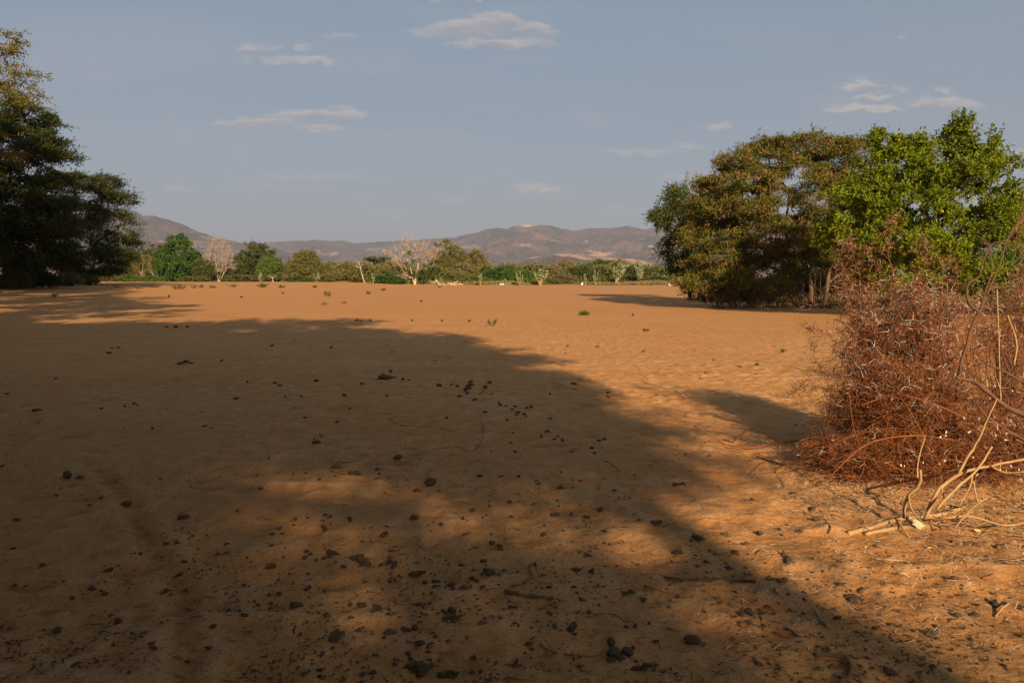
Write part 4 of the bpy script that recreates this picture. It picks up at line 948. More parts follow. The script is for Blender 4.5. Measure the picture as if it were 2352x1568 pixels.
# ------------------------------------------------------------------ small plants on the open sand
def sprout(label, px, py, wp, hp, lf, seed, group=None, tuft=False, dry=0, name='seedling'):
    g0 = G(px, py, False); g0[2] = float(terrain(g0[0], g0[1])); k = g0[1] / F; w = wp * k / 2; h = hp * k
    rg = RS(seed); root = empty(name, tuple(g0)); tag(root, label, 'plant', group)
    pxs = k * 2.2   # about one rendered pixel
    g = Geo(); gl = Geo(); gd = Geo()
    if tuft:
        n = 260; B = rg.normal(0, .4, (n, 3)) * (w, w, 0); D = rg.normal(0, .45, (n, 3)) + (0, 0, 1.); l = h * rg.uniform(.5, 1.15, n)
        leafquads(gl, B, D, rg.normal(0, 1, (n, 3)), l, max(.012, pxs * .5)); link('blades', gl.mesh('blades'), M[lf], root); return root
    ns = max(4, int(4 + w / .06)) if w < 1 else 26
    ns = min(ns, 30)
    for s in range(ns):
        a = rg.uniform(0, 6.28); q = rg.rand() ** .6; e = np.array([math.cos(a) * w * q, math.sin(a) * w * q * .8, h * (1 - .45 * q) * rg.uniform(.55, 1.)])
        p = np.array([np.array([e[0] * .35, e[1] * .35, 0]), e * (.7, .7, .55), e]); poly_tube(g, p, (max(.006, h * .022), max(.003, h * .01)), 4, 3)
        tgt = gd if rg.rand() < dry else gl
        n = 16; t = rg.uniform(.25, 1., (n, 1)); B = p[0] * (1 - t) ** 2 + 2 * p[1] * t * (1 - t) + p[2] * t ** 2; an = rg.uniform(0, 6.28, n)
        D = np.stack([np.cos(an), np.sin(an), rg.uniform(-.2, .8, n)], -1); L = max(.045, pxs * 1.1, h * .16)
        if tgt is gd: L *= .7
        leafquads(tgt, B, D, rg.normal(0, .35, (n, 3)) + (0, -.2, .8), L * rg.uniform(.7, 1.3, n), L * .62, .1)
    link('stems', g.mesh('stems', True), M['twig'], root)
    if gl.n: link('leaves', gl.mesh('leaves'), M[lf], root)
    if gd.n: link('dry_leaves', gd.mesh('dry_leaves'), M['lf_rust'], root)
    return root
SP = [(1131, 749, 28, 25, 'lf_deep', 'two-stemmed leafy seedling, the largest on the open middle sand', 0, 0), (1342, 724, 24, 12, 'lf_deep', 'dark green feathery tuft of grass on the middle sand', 1, 0), (1483, 762, 19, 10, 'lf_deep', 'low round-leaved seedling nearest the camera on the lit sand right of centre', 0, 0),
 (1453, 726, 6, 8, 'lf_deep', 'tiny upright sprout right of the feathery tuft', 0, 0), (1078, 741, 8, 7, 'lf_deep', 'tiny seedling just left of the two-stemmed one', 0, 0), (1015, 739, 7, 6, 'lf_deep', 'tiny seedling, second to the left of the two-stemmed one', 0, 0), (946, 738, 7, 6, 'lf_deep', 'tiny seedling, third to the left of the two-stemmed one', 0, 0),
 (750, 681, 24, 18, 'lf_deep', 'small green bush with dry twigs in front of the row of weeds', 0, .3), (847, 676, 17, 11, 'lf_deep', 'small green bush right of the one with dry twigs', 0, .1), (880, 668, 14, 8, 'lf_deep', 'flat dark weed on the sand left of the tan dead tree', 0, .2), (722, 661, 14, 8, 'lf_deep', 'low weed patch far left of the dead tree', 0, .1),
 (410, 664, 42, 15, 'lf_deep', 'largest leafy weed of the row on the far left sand', 0, .15), (445, 662, 18, 12, 'lf_rust', 'reddish weed touching the largest leafy weed on its right', 0, .5), (355, 660, 34, 12, 'lf_olive', 'dry tangled weed left of the largest leafy weed', 0, .6), (320, 664, 24, 12, 'lf_olive', 'straw-coloured weed nearest the shade edge on the far left', 0, .5), (275, 662, 44, 12, 'lf_olive', 'long brown weed patch at the end of the left bank shade', 0, .6),
 (463, 661, 17, 10, 'lf_deep', 'round weed, first of the pair below the dense green tree', 0, .2), (489, 662, 17, 10, 'lf_deep', 'round weed, second of the pair, below the white dead tree', 0, .2), (533, 659, 28, 9, 'lf_olive', 'wide low weed right of the pair', 0, .4), (602, 660, 44, 12, 'lf_deep', 'long blue-green weed patch below the rounded dark tree', 0, .1), (646, 661, 18, 8, 'lf_deep', 'low weed right of the long blue-green patch', 0, .2),
 (652, 675, 16, 6, 'lf_rust', 'rusty dead weed lying in front of the low weeds', 0, .9), (555, 684, 9, 4, 'lf_deep', 'flat tiny weed on the sand below the wide low weed', 0, 0), (387, 683, 7, 7, 'lf_deep', 'tiny bright sprout below the largest leafy weed', 0, 0), (126, 683, 24, 13, 'lf_deep', 'sparse leafy sprout in the shade on the left sand', 0, 0), (1010, 661, 9, 4, 'lf_olive', 'tiny weed left of the walker', 0, .2),
 (1798, 810, 14, 12, 'lf_lime', 'sparse bright sprout on the lit sand left of the thorn bush', 0, 0), (1739, 840, 9, 6, 'lf_lime', 'tiny flat sprout below the sparse bright one', 0, 0), (968, 694, 7, 6, 'lf_deep', 'tiny seedling alone on the middle sand below the dead tree', 0, 0), (1600, 671, 12, 6, 'lf_deep', 'low weed in the shadow before the dark tree', 0, 0), (1572, 660, 8, 4, 'lf_deep', 'tiny weed left of the low weed before the dark tree', 0, 0)]
for i, (px, py, w, h, lf, lab, tf, dry) in enumerate(SP): sprout(lab, px, py, w, h, lf, 800 + i, 'small plants on the open sand', bool(tf), dry, 'grass_tuft' if tf else ('weed' if w > 12 and py < 690 else 'seedling'))

# ------------------------------------------------------------------ hills
def hill_mat(name, kind):
    m, t = new_mat(name); gm = t.n('ShaderNodeNewGeometry'); P = gm.outputs['Position']
    s = t.n('ShaderNodeSeparateXYZ'); t.L.new(P, s.inputs[0])
    big = t.noise(t.scalev(P, (1, 1, 3)), .0016, 6, .6); small = t.noise(P, .02, 4, .7)
    vo = t.n('ShaderNodeTexVoronoi'); t.L.new(P, vo.inputs['Vector']); vo.inputs['Scale'].default_value = .045
    c = t.mix(t.ramp(big, .4, .62), (.080, .056, .046), (.125, .078, .064))
    c = t.mix(t.ramp(vo.outputs['Distance'], .25, .6, .5, 0), c, (.060, .055, .035))
    c = t.mix(t.ramp(small, .5, .75, 0, .5), c, (.21, .14, .10))
    gu = t.noise(t.scalev(P, (1, .35, .6)), .0042, 5, .6); c = t.mix(t.ramp(gu, .52, .62, 0, .6), c, (.035, .036, .026)); c = t.mix(t.ramp(gu, .44, .36, 0, .45), c, (.20, .13, .10))  # gully scrub darkened and ridges paled in the colour, in place of relief shading
    # bare pinkish ground low on the slopes and pale rock outcrops
    pat = t.noise(t.scalev(P, (1, 1, 5)), .0028, 4, .6); hz = s.outputs[2]
    low = t.m('MULTIPLY', t.ramp(pat, .56, .64), t.ramp(hz, 420, 140, 0, 1)); c = t.mix(t.m('MULTIPLY', low, .8), c, (.40, .25, .17))
    out = t.noise(t.scalev(P, (1, 1, .5)), .0075, 4, .65); c = t.mix(t.m('MULTIPLY', t.ramp(out, .64, .70), t.ramp(hz, 120, 260, 0, .8)), c, (.44, .32, .25))
    if kind == 'right':
        nz = t.noise(P, .006, 4, .6)
        lim = t.m('ADD', t.m('MULTIPLY', t.m('SUBTRACT', nz, .5), 150), hz)
        xr = t.m('MULTIPLY', t.ramp(s.outputs[0], -420, -250), t.ramp(s.outputs[0], 560, 330))
        cl = t.m('MULTIPLY', xr, t.ramp(lim, 462, 490)); c = t.mix(cl, c, t.mix(t.ramp(t.noise(t.scalev(P, (1, 1, .15)), .03, 4, .6), .35, .65), (.42, .24, .17), (.60, .38, .28)))
    b = t.n('ShaderNodeBump'); b.inputs['Strength'].default_value = 1.; b.inputs['Distance'].default_value = 9.; t.L.new(t.m('ADD', small, vo.outputs['Distance']), b.inputs['Height'])
    finish(t, bsdf(t, c, .95, b.outputs[0], .1)); return m

def hill(name, prof, Y0, Y1, Y2, seed, mat, label, rough=1., nx=520, ny=90):
    """prof: skyline (px, py); foot at depth Y0, ridge at Y1, far foot at Y2"""
    pp = np.array(prof, float); xs = np.linspace(pp[0, 0], pp[-1, 0], nx); top = np.interp(xs, pp[:, 0], pp[:, 1])
    d0 = np.array([ray(x, y) for x, y in zip(xs, top)])
    ax = d0[:, 0] / d0[:, 1]; az = d0[:, 2] / d0[:, 1]
    v = np.concatenate([np.linspace(0, 1, ny), np.linspace(1.06, 2, 18)]); V = []
    for t in v:
        Yr = Y1 * (1 + .05 * fbm(ax * 7, ax * 0 + 3, 2, seed)); Yt = Y0 + (Yr - Y0) * t if t <= 1 else Yr + (Y2 - Yr) * (t - 1)
        X = ax * Yt; peak = az * Yr + CAM_H
        gul = 1 - np.abs(fbm(X / 620, Yt / 900 + 3, 5, seed))* 1.6
        sh = (t ** 1.5) if t <= 1 else (2 - t) ** 1.3
        env = 4 * t * (1 - t) if t <= 1 else 0
        Z = peak * (sh * (1 - env * .30) + env * .30 * np.clip(gul, 0, 1) * (.35 + .65 * t)) + env * rough * 26 * fbm(X / 260, Yt / 260, 4, seed + 5)
        Z = Z + (fbm(X / 60, Yt / 60, 3, seed + 7) * 7 * rough + fbm(ax * 500, ax * 0, 2, 4) * 1.2) * min(1, 3 * sh)
        V.append(np.stack([X, Yt + 0 * X, np.maximum(Z, 0) - 6], -1))
    V = np.array(V); n, k, _ = V.shape; i = np.arange(n * k).reshape(n, k)
    o = link(name, mesh_np(name, V, np.stack([i[:-1, :-1], i[:-1, 1:], i[1:, 1:], i[1:, :-1]], -1).reshape(-1, 4), smooth=True), mat)
    tag(o, label, kind='structure')
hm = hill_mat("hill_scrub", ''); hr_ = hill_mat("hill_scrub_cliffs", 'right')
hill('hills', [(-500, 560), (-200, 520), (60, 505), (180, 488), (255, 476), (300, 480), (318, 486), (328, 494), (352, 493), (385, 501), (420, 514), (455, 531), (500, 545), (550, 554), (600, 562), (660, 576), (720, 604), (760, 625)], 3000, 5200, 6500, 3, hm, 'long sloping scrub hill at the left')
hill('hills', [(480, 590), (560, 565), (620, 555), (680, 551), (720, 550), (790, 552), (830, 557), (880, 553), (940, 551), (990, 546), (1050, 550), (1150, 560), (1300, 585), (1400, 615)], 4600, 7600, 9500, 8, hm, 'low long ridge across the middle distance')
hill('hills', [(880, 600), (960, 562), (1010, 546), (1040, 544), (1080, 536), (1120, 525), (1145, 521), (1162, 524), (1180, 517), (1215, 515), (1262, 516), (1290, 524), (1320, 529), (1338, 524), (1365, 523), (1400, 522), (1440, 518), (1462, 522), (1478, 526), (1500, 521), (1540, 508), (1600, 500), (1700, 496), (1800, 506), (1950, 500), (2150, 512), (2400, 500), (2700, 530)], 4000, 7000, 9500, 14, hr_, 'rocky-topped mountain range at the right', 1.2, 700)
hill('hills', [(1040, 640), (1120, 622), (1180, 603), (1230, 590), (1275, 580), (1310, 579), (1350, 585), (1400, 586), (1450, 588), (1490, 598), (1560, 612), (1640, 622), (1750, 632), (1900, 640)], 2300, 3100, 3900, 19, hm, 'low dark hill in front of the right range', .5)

# ------------------------------------------------------------------ thorn bushes in the right foreground
def ell_w(px, py, wpx, hpx, Y, ry):
    c = PT(px, py, Y); k = Y / F
    return c, np.array([wpx * k, ry, hpx * k])

def curved(rng, A, B, n=9, curl=.25, droop=.0):
    """curved wandering lines from A to B (N,3)"""
    t = np.linspace(0, 1, n)[None, :, None]; d = B - A; L = np.linalg.norm(d, axis=1)[:, None, None]
    m = (A + B) / 2 + norm(rng.normal(0, 1, A.shape)) * L[:, 0] * curl * rng.rand(len(A), 1) + np.array([0, 0, 1.]) * L[:, 0] * droop
    P = A[:, None] * (1 - t) ** 2 + 2 * m[:, None] * t * (1 - t) + B[:, None] * t * t
    w = rng.normal(0, 1, (len(A), n, 3)); w = np.cumsum(w, 1) - w; w -= w[:, -1:] * t
    return P + w * L * .016

def thorn_bush(label, lobes, base, nst, seed, density=1., shoots=(), thorns=1., nleaf=1.):
    rng = RS(seed); base = np.asarray(base, float); root = empty('thorn_bush', tuple(base)); tag(root, label, 'bush', 'thorn bushes in the right foreground')
    gT = Geo(); gB = Geo(); gTh = Geo(); gL = Geo(); tips = []; allP = []
    for (c, r, w) in lobes:
        n1 = int(nst * w)
        A = np.stack([c[0] + rng.normal(0, .30, n1) * r[0], c[1] + rng.normal(0, .30, n1) * r[1], np.zeros(n1)], -1)
        A[:, :2] = A[:, :2] * .5 + (base[:2] + rng.normal(0, .3, (n1, 2))) * .5; A[:, 2] = terrain(A[:, 0], A[:, 1]); B = c + ball(rng, n1, .15) * r * np.where(rng.rand(n1, 1) < .18, 1.3, 1.05); B[:, 2] = np.maximum(B[:, 2], terrain(B[:, 0], B[:, 1]) + .03)
        P = curved(rng, A, B, 12, .45, .18); tubes(gB, P, np.linspace(.0065, .0020, 12)[None] * rng.uniform(.6, 1.5, (n1, 1)), 4, False); allP.append(P)
        # side twigs, two generations
        for gen, (mult, ln, r0) in enumerate(((8, .42, .0023), (4, .22, .0015))):
            N = int(n1 * mult * density) if gen == 0 else int(len(S) * mult * .55)
            src = P if gen == 0 else Q
            i = rng.randint(0, len(src), N); j = rng.randint(src.shape[1] // 3, src.shape[1], N); S = src[i, j]
            out = norm(S - c) * .5 + rng.normal(0, .75, (N, 3)) + np.array([0, 0, .12]); E = S + norm(out) * ln * rng.uniform(.4, 1.3, (N, 1)); zt = terrain(E[:, 0], E[:, 1], False) + .02; E[:, 2] = np.maximum(E[:, 2], zt)
            # keep inside the bush outline
            q = (E - c) / (r * 1.12); k = np.linalg.norm(q, axis=1); E = np.where((k > 1)[:, None], c + (E - c) / np.maximum(k, 1)[:, None] * rng.uniform(.55, 1.12, (len(E), 1)), E)
            Q = curved(rng, S, E, 7, .35, .08); tubes(gT, Q, np.linspace(r0, r0 * .5, 7)[None] * rng.uniform(.7, 1.4, (N, 1)), 3, False); allP.append(Q)
            if gen == 0: keepQ = Q
            fr = Q
            if thorns:
                nt = int(N * (.62 if gen == 0 else .5) * thorns * w / max(w, 1e-6)); i = rng.randint(0, N, nt); j = rng.randint(1, 6, nt); S2 = fr[i, j]
                hz = (S2[:, 2] - base[2]) ; pk = rng.rand(nt) < np.clip(-.15 + .75 * hz, .08, 1.); S2 = S2[pk]; d = norm(rng.normal(0, 1, S2.shape)); L = rng.uniform(.025, .085, (len(S2), 1))
                e_ = norm(np.cross(d, rng.normal(0, 1, d.shape)))
                for sg in (1, -1):
                    dd = norm(d * .75 + e_ * sg); tubes(gTh, np.stack([S2, S2 + dd * L], 1), np.array([[.0026, .0005]]) * rng.uniform(.7, 1.3, (len(S2), 1)), 3, False)
            nl = int(N * 3.6 * nleaf); i = rng.randint(0, N, nl); j = rng.randint(1, 7, nl); S3 = fr[i, j] + rng.normal(0, .008, (nl, 3))
            leafquads(gL, S3, rng.normal(0, 1, S3.shape) + (0, 0, -.4), rng.normal(0, 1, S3.shape), rng.uniform(.008, .020, nl), rng.uniform(.004, .009, nl), .2)
    for pts, r0 in shoots:
        P = np.array([PT(*p) for p in pts]); P = np.array([P[min(int(t), len(P) - 2)] * (1 - (t - min(int(t), len(P) - 2))) + P[min(int(t), len(P) - 2) + 1] * (t - min(int(t), len(P) - 2)) for t in np.linspace(0, len(P) - 1, 14)])
        P[1:-1] += rng.normal(0, .012, P[1:-1].shape); poly_tube(gB, P, (r0, r0 * .4), 5, 2)
        n = 70; j = rng.randint(1, 14, n); S = P[j] + rng.normal(0, .015, (n, 3)); d = norm(rng.normal(0, 1, S.shape)); E = S + d * rng.uniform(.03, .16, (n, 1))
        tubes(gT, curved(rng, S, E, 5, .3), np.array([[.0022, .002, .0018, .0015, .001]]) * np.ones((n, 1)), 3, False)
        T2 = (S + E) / 2; dd = norm(rng.normal(0, 1, T2.shape)); tubes(gTh, np.stack([T2, T2 + dd * rng.uniform(.02, .05, (n, 1))], 1), np.array([[.0016, .0004]]) * np.ones((n, 1)), 3, False)
        S3 = np.repeat((S + E) / 2, 6, 0) + rng.normal(0, .03, (n * 6, 3)); leafquads(gL, S3, rng.normal(0, 1, S3.shape), rng.normal(0, 1, S3.shape), rng.uniform(.008, .018, len(S3)), .007, .2)
    def fin(g, nm, mat):
        if not g.n: return
        for k in range(len(g.V)): g.V[k] = g.V[k] - base
        link(nm, g.mesh(nm), mat, root)
    fin(gB, 'stems', M['browntwig']); fin(gT, 'twigs', M['redtwig']); fin(gTh, 'thorns', M['thorn']); fin(gL, 'dry_leaves', M['dryleaf'])
    return root
LB1 = [ell_w(2085, 800, 135, 140, 7.4, .9) + (.95,), ell_w(2030, 930, 125, 110, 7.0, .6) + (.7,), ell_w(1960, 985, 110, 95, 6.8, .5) + (.45,), ell_w(1925, 1058, 110, 45, 6.4, .4) + (.42,), ell_w(2120, 960, 150, 130, 6.6, .6) + (.75,), ell_w(2060, 1060, 150, 60, 6.2, .4) + (.4,),
       ell_w(2020, 700, 85, 60, 7.7, .5) + (.3,), ell_w(2130, 690, 80, 52, 7.6, .5) + (.35,), ell_w(1960, 850, 60, 110, 7.3, .5) + (.25,)]
SH1 = [([(2010, 800, 7.3), (1990, 690, 7.3), (1965, 600, 7.3), (1948, 545, 7.3)], .006), ([(2060, 780, 7.2), (2048, 650, 7.2), (2040, 560, 7.2), (2052, 492, 7.2)], .007), ([(2090, 760, 7.2), (2100, 660, 7.2), (2130, 590, 7.2), (2120, 540, 7.2)], .006), ([(1990, 700, 7.3), (2030, 620, 7.2), (1990, 570, 7.2), (1935, 560, 7.2)], .005),
       ([(2000, 760, 7.3), (1950, 700, 7.3), (1935, 650, 7.3), (1938, 610, 7.3)], .005), ([(2010, 880, 7.), (1940, 800, 7.), (1900, 765, 7.), (1840, 752, 7.)], .004), ([(1960, 930, 6.7), (1880, 890, 6.7), (1840, 880, 6.7), (1818, 912, 6.7)], .003), ([(1990, 900, 6.7), (1900, 850, 6.7), (1860, 830, 6.7), (1868, 790, 6.7)], .003),
       ([(2160, 740, 7.2), (2200, 640, 7.2), (2180, 600, 7.2), (2110, 575, 7.2)], .005)]
b = np.array([3.6, 6.9, float(terrain(3.6, 6.9))])
thorn_bush('dense reddish-brown thorn bush with long white thorns, dominating the right foreground', LB1, b, 125, 31, 1., SH1)
LB2 = [ell_w(2285, 850, 110, 130, 7.6, .7) + (.7,), ell_w(2290, 1020, 140, 110, 6.2, .5) + (.8,), ell_w(2420, 980, 120, 170, 6.4, .6) + (.6,), ell_w(2200, 1080, 110, 60, 6.0, .4) + (.5,)]
b = np.array([4.9, 6.9, float(terrain(4.9, 6.9))])
thorn_bush('open thorn bush with white cocoons, between the dense one and the right picture edge', LB2, b, 46, 32, .8, [], 1.2, .75)
LB3 = [ell_w(2310, 720, 75, 60, 10., .7) + (.8,), ell_w(2400, 680, 100, 90, 10., .8) + (.8,)]
b = np.array([6.3, 10., float(terrain(6.3, 10.))])
thorn_bush('farther thorn bush showing above the open one at the right picture edge', LB3, b, 70, 33, .8, [([(2330, 700, 10), (2350, 600, 10), (2340, 540, 10), (2352, 480, 10)], .008)], .8, 1.)

# bare woody branches standing in and lying before the bushes
def branch(name, label, parts, mat, cat='branch', group=None, seed=0, jit=.1):
    """parts: list of (pts in px with depth, radii)"""
    parts = [([p if p[2] else (p[0], p[1], G(p[0], p[1])[1] - .015) for p in pts], rr) for pts, rr in parts]; first = PT(*parts[0][0][0])
    g = Geo()
    for i, (pts, rr) in enumerate(parts): poly_tube(g, [PT(*p) - first for p in pts], rr, 7, 4, jit, seed + i)
    o = link(name, g.mesh(name, True), mat, loc=tuple(first)); return tag(o, label, cat, group)
branch('curved_branch', 'long dark curved branch rising out of the open thorn bush, looped at top', [([(2190, 980, 6.6), (2206, 845, 6.6), (2219, 796, 6.6), (2235, 744, 6.6), (2250, 717, 6.6), (2263, 686, 6.6), (2281, 643, 6.6), (2298, 603, 6.6), (2318, 540, 6.6), (2352, 500, 6.6)], (.014, .006)),
        ([(2250, 717, 6.6), (2228, 699, 6.6), (2220, 670, 6.6), (2228, 648, 6.6), (2250, 634, 6.6), (2258, 600, 6.6), (2280, 560, 6.6), (2320, 545, 6.6), (2356, 470, 6.6)], (.012, .004)), ([(2250, 717, 6.6), (2266, 660, 6.6), (2278, 620, 6.6), (2270, 560, 6.6), (2240, 540, 6.6)], (.008, .003))], M['browntwig'])
branch('upright_stick', 'straight pale upright stick standing near the right picture edge', [([(2302, 960, 6.5), (2298, 906, 6.5), (2294, 779, 6.5), (2290, 665, 6.5)], (.006, .005))], M['paletwig'])
branch('curved_stick', 'pale sickle-shaped stick right of the straight upright one', [([(2314, 724, 6.8), (2331, 770, 6.8), (2335, 800, 6.8), (2329, 838, 6.8)], (.006, .009))], M['paletwig'])
branch('cut_branch', 'thick brown branch with a pale cut end pointing into the open thorn bush', [([(2196, 868, 6.), (2212, 870, 6.), (2237, 876, 6.), (2272, 902, 6.), (2311, 933, 6.), (2362, 955, 6.)], (.012, .022))], M['browntwig'])
branch('thin_branch', 'dark forked branch crossing the right edge below the thick cut one', [([(2352, 1010, 6.), (2300, 980, 6.), (2260, 950, 6.), (2240, 920, 6.)], (.014, .005)), ([(2300, 980, 6.), (2340, 1060, 6.), (2356, 1120, 6.)], (.010, .006)), ([(2356, 880, 6.), (2300, 850, 6.), (2270, 838, 6.)], (.012, .006))], M['browntwig'])
branch('thin_branch', 'thin reddish branches sweeping across the front of the dense thorn bush', [([(1980, 930, 5.9), (2060, 905, 5.9), (2150, 930, 5.9), (2220, 960, 5.9)], (.004, .004)), ([(1900, 1100, 5.6), (1990, 1020, 5.6), (2100, 1000, 5.6), (2190, 1010, 5.6)], (.004, .003)), ([(1830, 1060, 5.9), (1960, 1000, 5.9), (2080, 985, 5.9), (2150, 1040, 5.9), (2160, 1100, 5.9)], (.004, .003)), ([(2030, 860, 5.9), (2100, 960, 5.9), (2140, 1050, 5.9), (2150, 1130, 5.7)], (.004, .003)), ([(1950, 900, 5.9), (1960, 980, 5.8), (1985, 1060, 5.7), (1970, 1110, 5.6)], (.004, .003))], M['redtwig'])
ly = lambda px, py: (px, py, G(px, py)[1] - .02)
lz = 5.15
branch('peeled_log', 'thick pale peeled branch lying on the sand in front of the thorn bushes', [([(1947, 1225, 0), (1986, 1215, 0), (2030, 1202, 0), (2074, 1190, 0), (2118, 1188, 0), (2162, 1180, 0), (2215, 1165, 0)], (.018, .014)), ([(2076, 1189, 5.15), (2079, 1161, 5.15), (2087, 1137, 5.12), (2105, 1122, 5.1), (2115, 1100, 5.08), (2113, 1080, 5.06)], (.011, .010)), ([(2087, 1137, 5.12), (2092, 1165, 5.08), (2110, 1190, 5.02), (2125, 1205, 4.98)], (.008, .004)), ([(2107, 1120, 5.1), (2109, 1060, 5.15), (2125, 1000, 5.2)], (.006, .003)), ([(1985, 1226, 0), (2030, 1217, 0), (2085, 1210, 0)], (.013, .016)), ([(2062, 1196, 5.1), (2075, 1215, 5.02), (2090, 1235, 4.96)], (.010, .005))], M['paletwig'], 'log', seed=3, jit=.12)
branch('peeled_branch', 'forking pale branch leaning up to the right out of the litter beside the peeled log', [([(2125, 1190, 5.1), (2144, 1148, 5.1), (2162, 1117, 5.1), (2197, 1093, 5.1), (2232, 1078, 5.1), (2276, 1069, 5.12), (2362, 1052, 5.2)], (.015, .007)), ([(2200, 1090, 5.1), (2224, 1047, 5.1), (2246, 1012, 5.1), (2268, 963, 5.1), (2290, 915, 5.1)], (.010, .004)), ([(2150, 1170, 5.), (2197, 1120, 5.), (2232, 1091, 5.), (2254, 1064, 5.), (2279, 1025, 5.)], (.010, .006)), ([(2236, 1085, 5.), (2226, 1120, 5.), (2205, 1160, 4.98)], (.007, .004)), ([(2236, 1105, 5.), (2240, 1130, 5.), (2246, 1155, 5.)], (.007, .004)), ([(2162, 1117, 5.1), (2168, 1140, 5.05), (2172, 1165, 5.)], (.006, .003)), ([(2276, 1070, 5.1), (2310, 1085, 5.05), (2356, 1082, 5.)], (.006, .004)), ([(2160, 1190, 4.98), (2230, 1185, 4.95), (2300, 1205, 4.9), (2360, 1200, 4.9)], (.008, .005)), ([(2190, 1215, 4.9), (2230, 1170, 4.9), (2270, 1140, 4.9)], (.005, .003))], M['paletwig'], seed=9, jit=.15)

# white cocoons in the open bush
rng = RS(15)
for i, (px, py) in enumerate([(2160, 1003), (2172, 1000), (2173, 992), (2157, 1065), (2170, 1058), (2200, 1070), (2235, 1050), (2311, 997), (2310, 1010), (2322, 1070), (2340, 1078), (2287, 1000), (2226, 992), (2248, 962), (2297, 1078), (2069, 1068), (2077, 1070), (2214, 960), (2285, 886), (2325, 897), (2120, 1062), (2244, 1090)]):
    g = Geo(); L = rng.uniform(.008, .015); d = norm(rng.normal(0, 1, 3) + (0, 0, 1.)); t = np.linspace(-1, 1, 7)[:, None]; poly_tube(g, d * t * L, .0048 * np.sqrt(np.clip(1.02 - t[:, 0] ** 2, .03, 1)), 7, 2)
    o = link('cocoon', g.mesh('cocoon', True), M['cocoon'], loc=tuple(PT(px, py, 5.55 + rng.uniform(-.1, .1)))); tag(o, 'small white cocoon hanging in the lower twigs of the open thorn bush', 'cocoon', 'white cocoons in the thorn bush')

# ------------------------------------------------------------------ things lying on the sand
lumps = [lump_mesh('dung_pellet', 60 + i, 2, .22 + .1 * (i % 3), .72, 1.5, 1.15 + .25 * (i % 3)) for i in range(8)]
def pile_mesh(seed):
    rg = RS(seed); V = []; T = []; n = 0
    for k in range(rg.randint(7, 12)):
        me = lump_mesh('tmp', seed * 20 + k, 2, rg.uniform(.2, .5), rg.uniform(.5, .9), rg.uniform(1.2, 2.2), rg.uniform(1., 1.6)); co = np.array([v.co[:] for v in me.vertices]); f = np.array([p.vertices[:] for p in me.polygons]); bpy.data.meshes.remove(me)
        a = rg.uniform(0, 6.28); sz = rg.uniform(.16, .52) * (1.1 if k < 3 else .7); rr = 0 if k == 0 else rg.uniform(.15, .62); an = rg.uniform(0, 6.28)
        co = co @ np.array([[math.cos(a), math.sin(a), 0], [-math.sin(a), math.cos(a), 0], [0, 0, 1]]) * sz + (rr * math.cos(an), rr * math.sin(an) * .7, -.02 + (.09 if rr < .2 else 0)); V.append(co); T.append(f + n); n += len(co)
    me = mesh_np('dung_pile', np.concatenate(V), None, np.concatenate(T), True); return me
piles = [pile_mesh(80 + i) for i in range(7)]
for m_ in lumps: m_.materials.append(M['dung'])
for m_ in piles: m_.materials.append(M['dung2'])
rng = RS(321)
def dung(px, py, wpx, label, group=None, pile=False, cat='dung', mat=None, name=None, flat=1.):
    p = G(px, py); k = p[1] / F; w = max(wpx * k, .012)
    me = (piles if pile else lumps)[rng.randint(0, 7 if pile else 8)]
    if mat is not None: me = me.copy(); me.materials.clear(); me.materials.append(mat)
    o = link(name or ('dung_pile' if pile else 'dung_pellet'), me, None, loc=(p[0], p[1], float(terrain(p[0], p[1])) - .05 * w)); s = w / (.78 if pile else 1.1)
    o.scale = (s, s * rng.uniform(.7, 1.), s * rng.uniform(.75, 1.05) * flat * (.62 if pile else 1.)); o.rotation_euler = (rng.normal(0, .15), rng.normal(0, .15), rng.uniform(0, 6.28)); tag(o, label, cat, group); return o
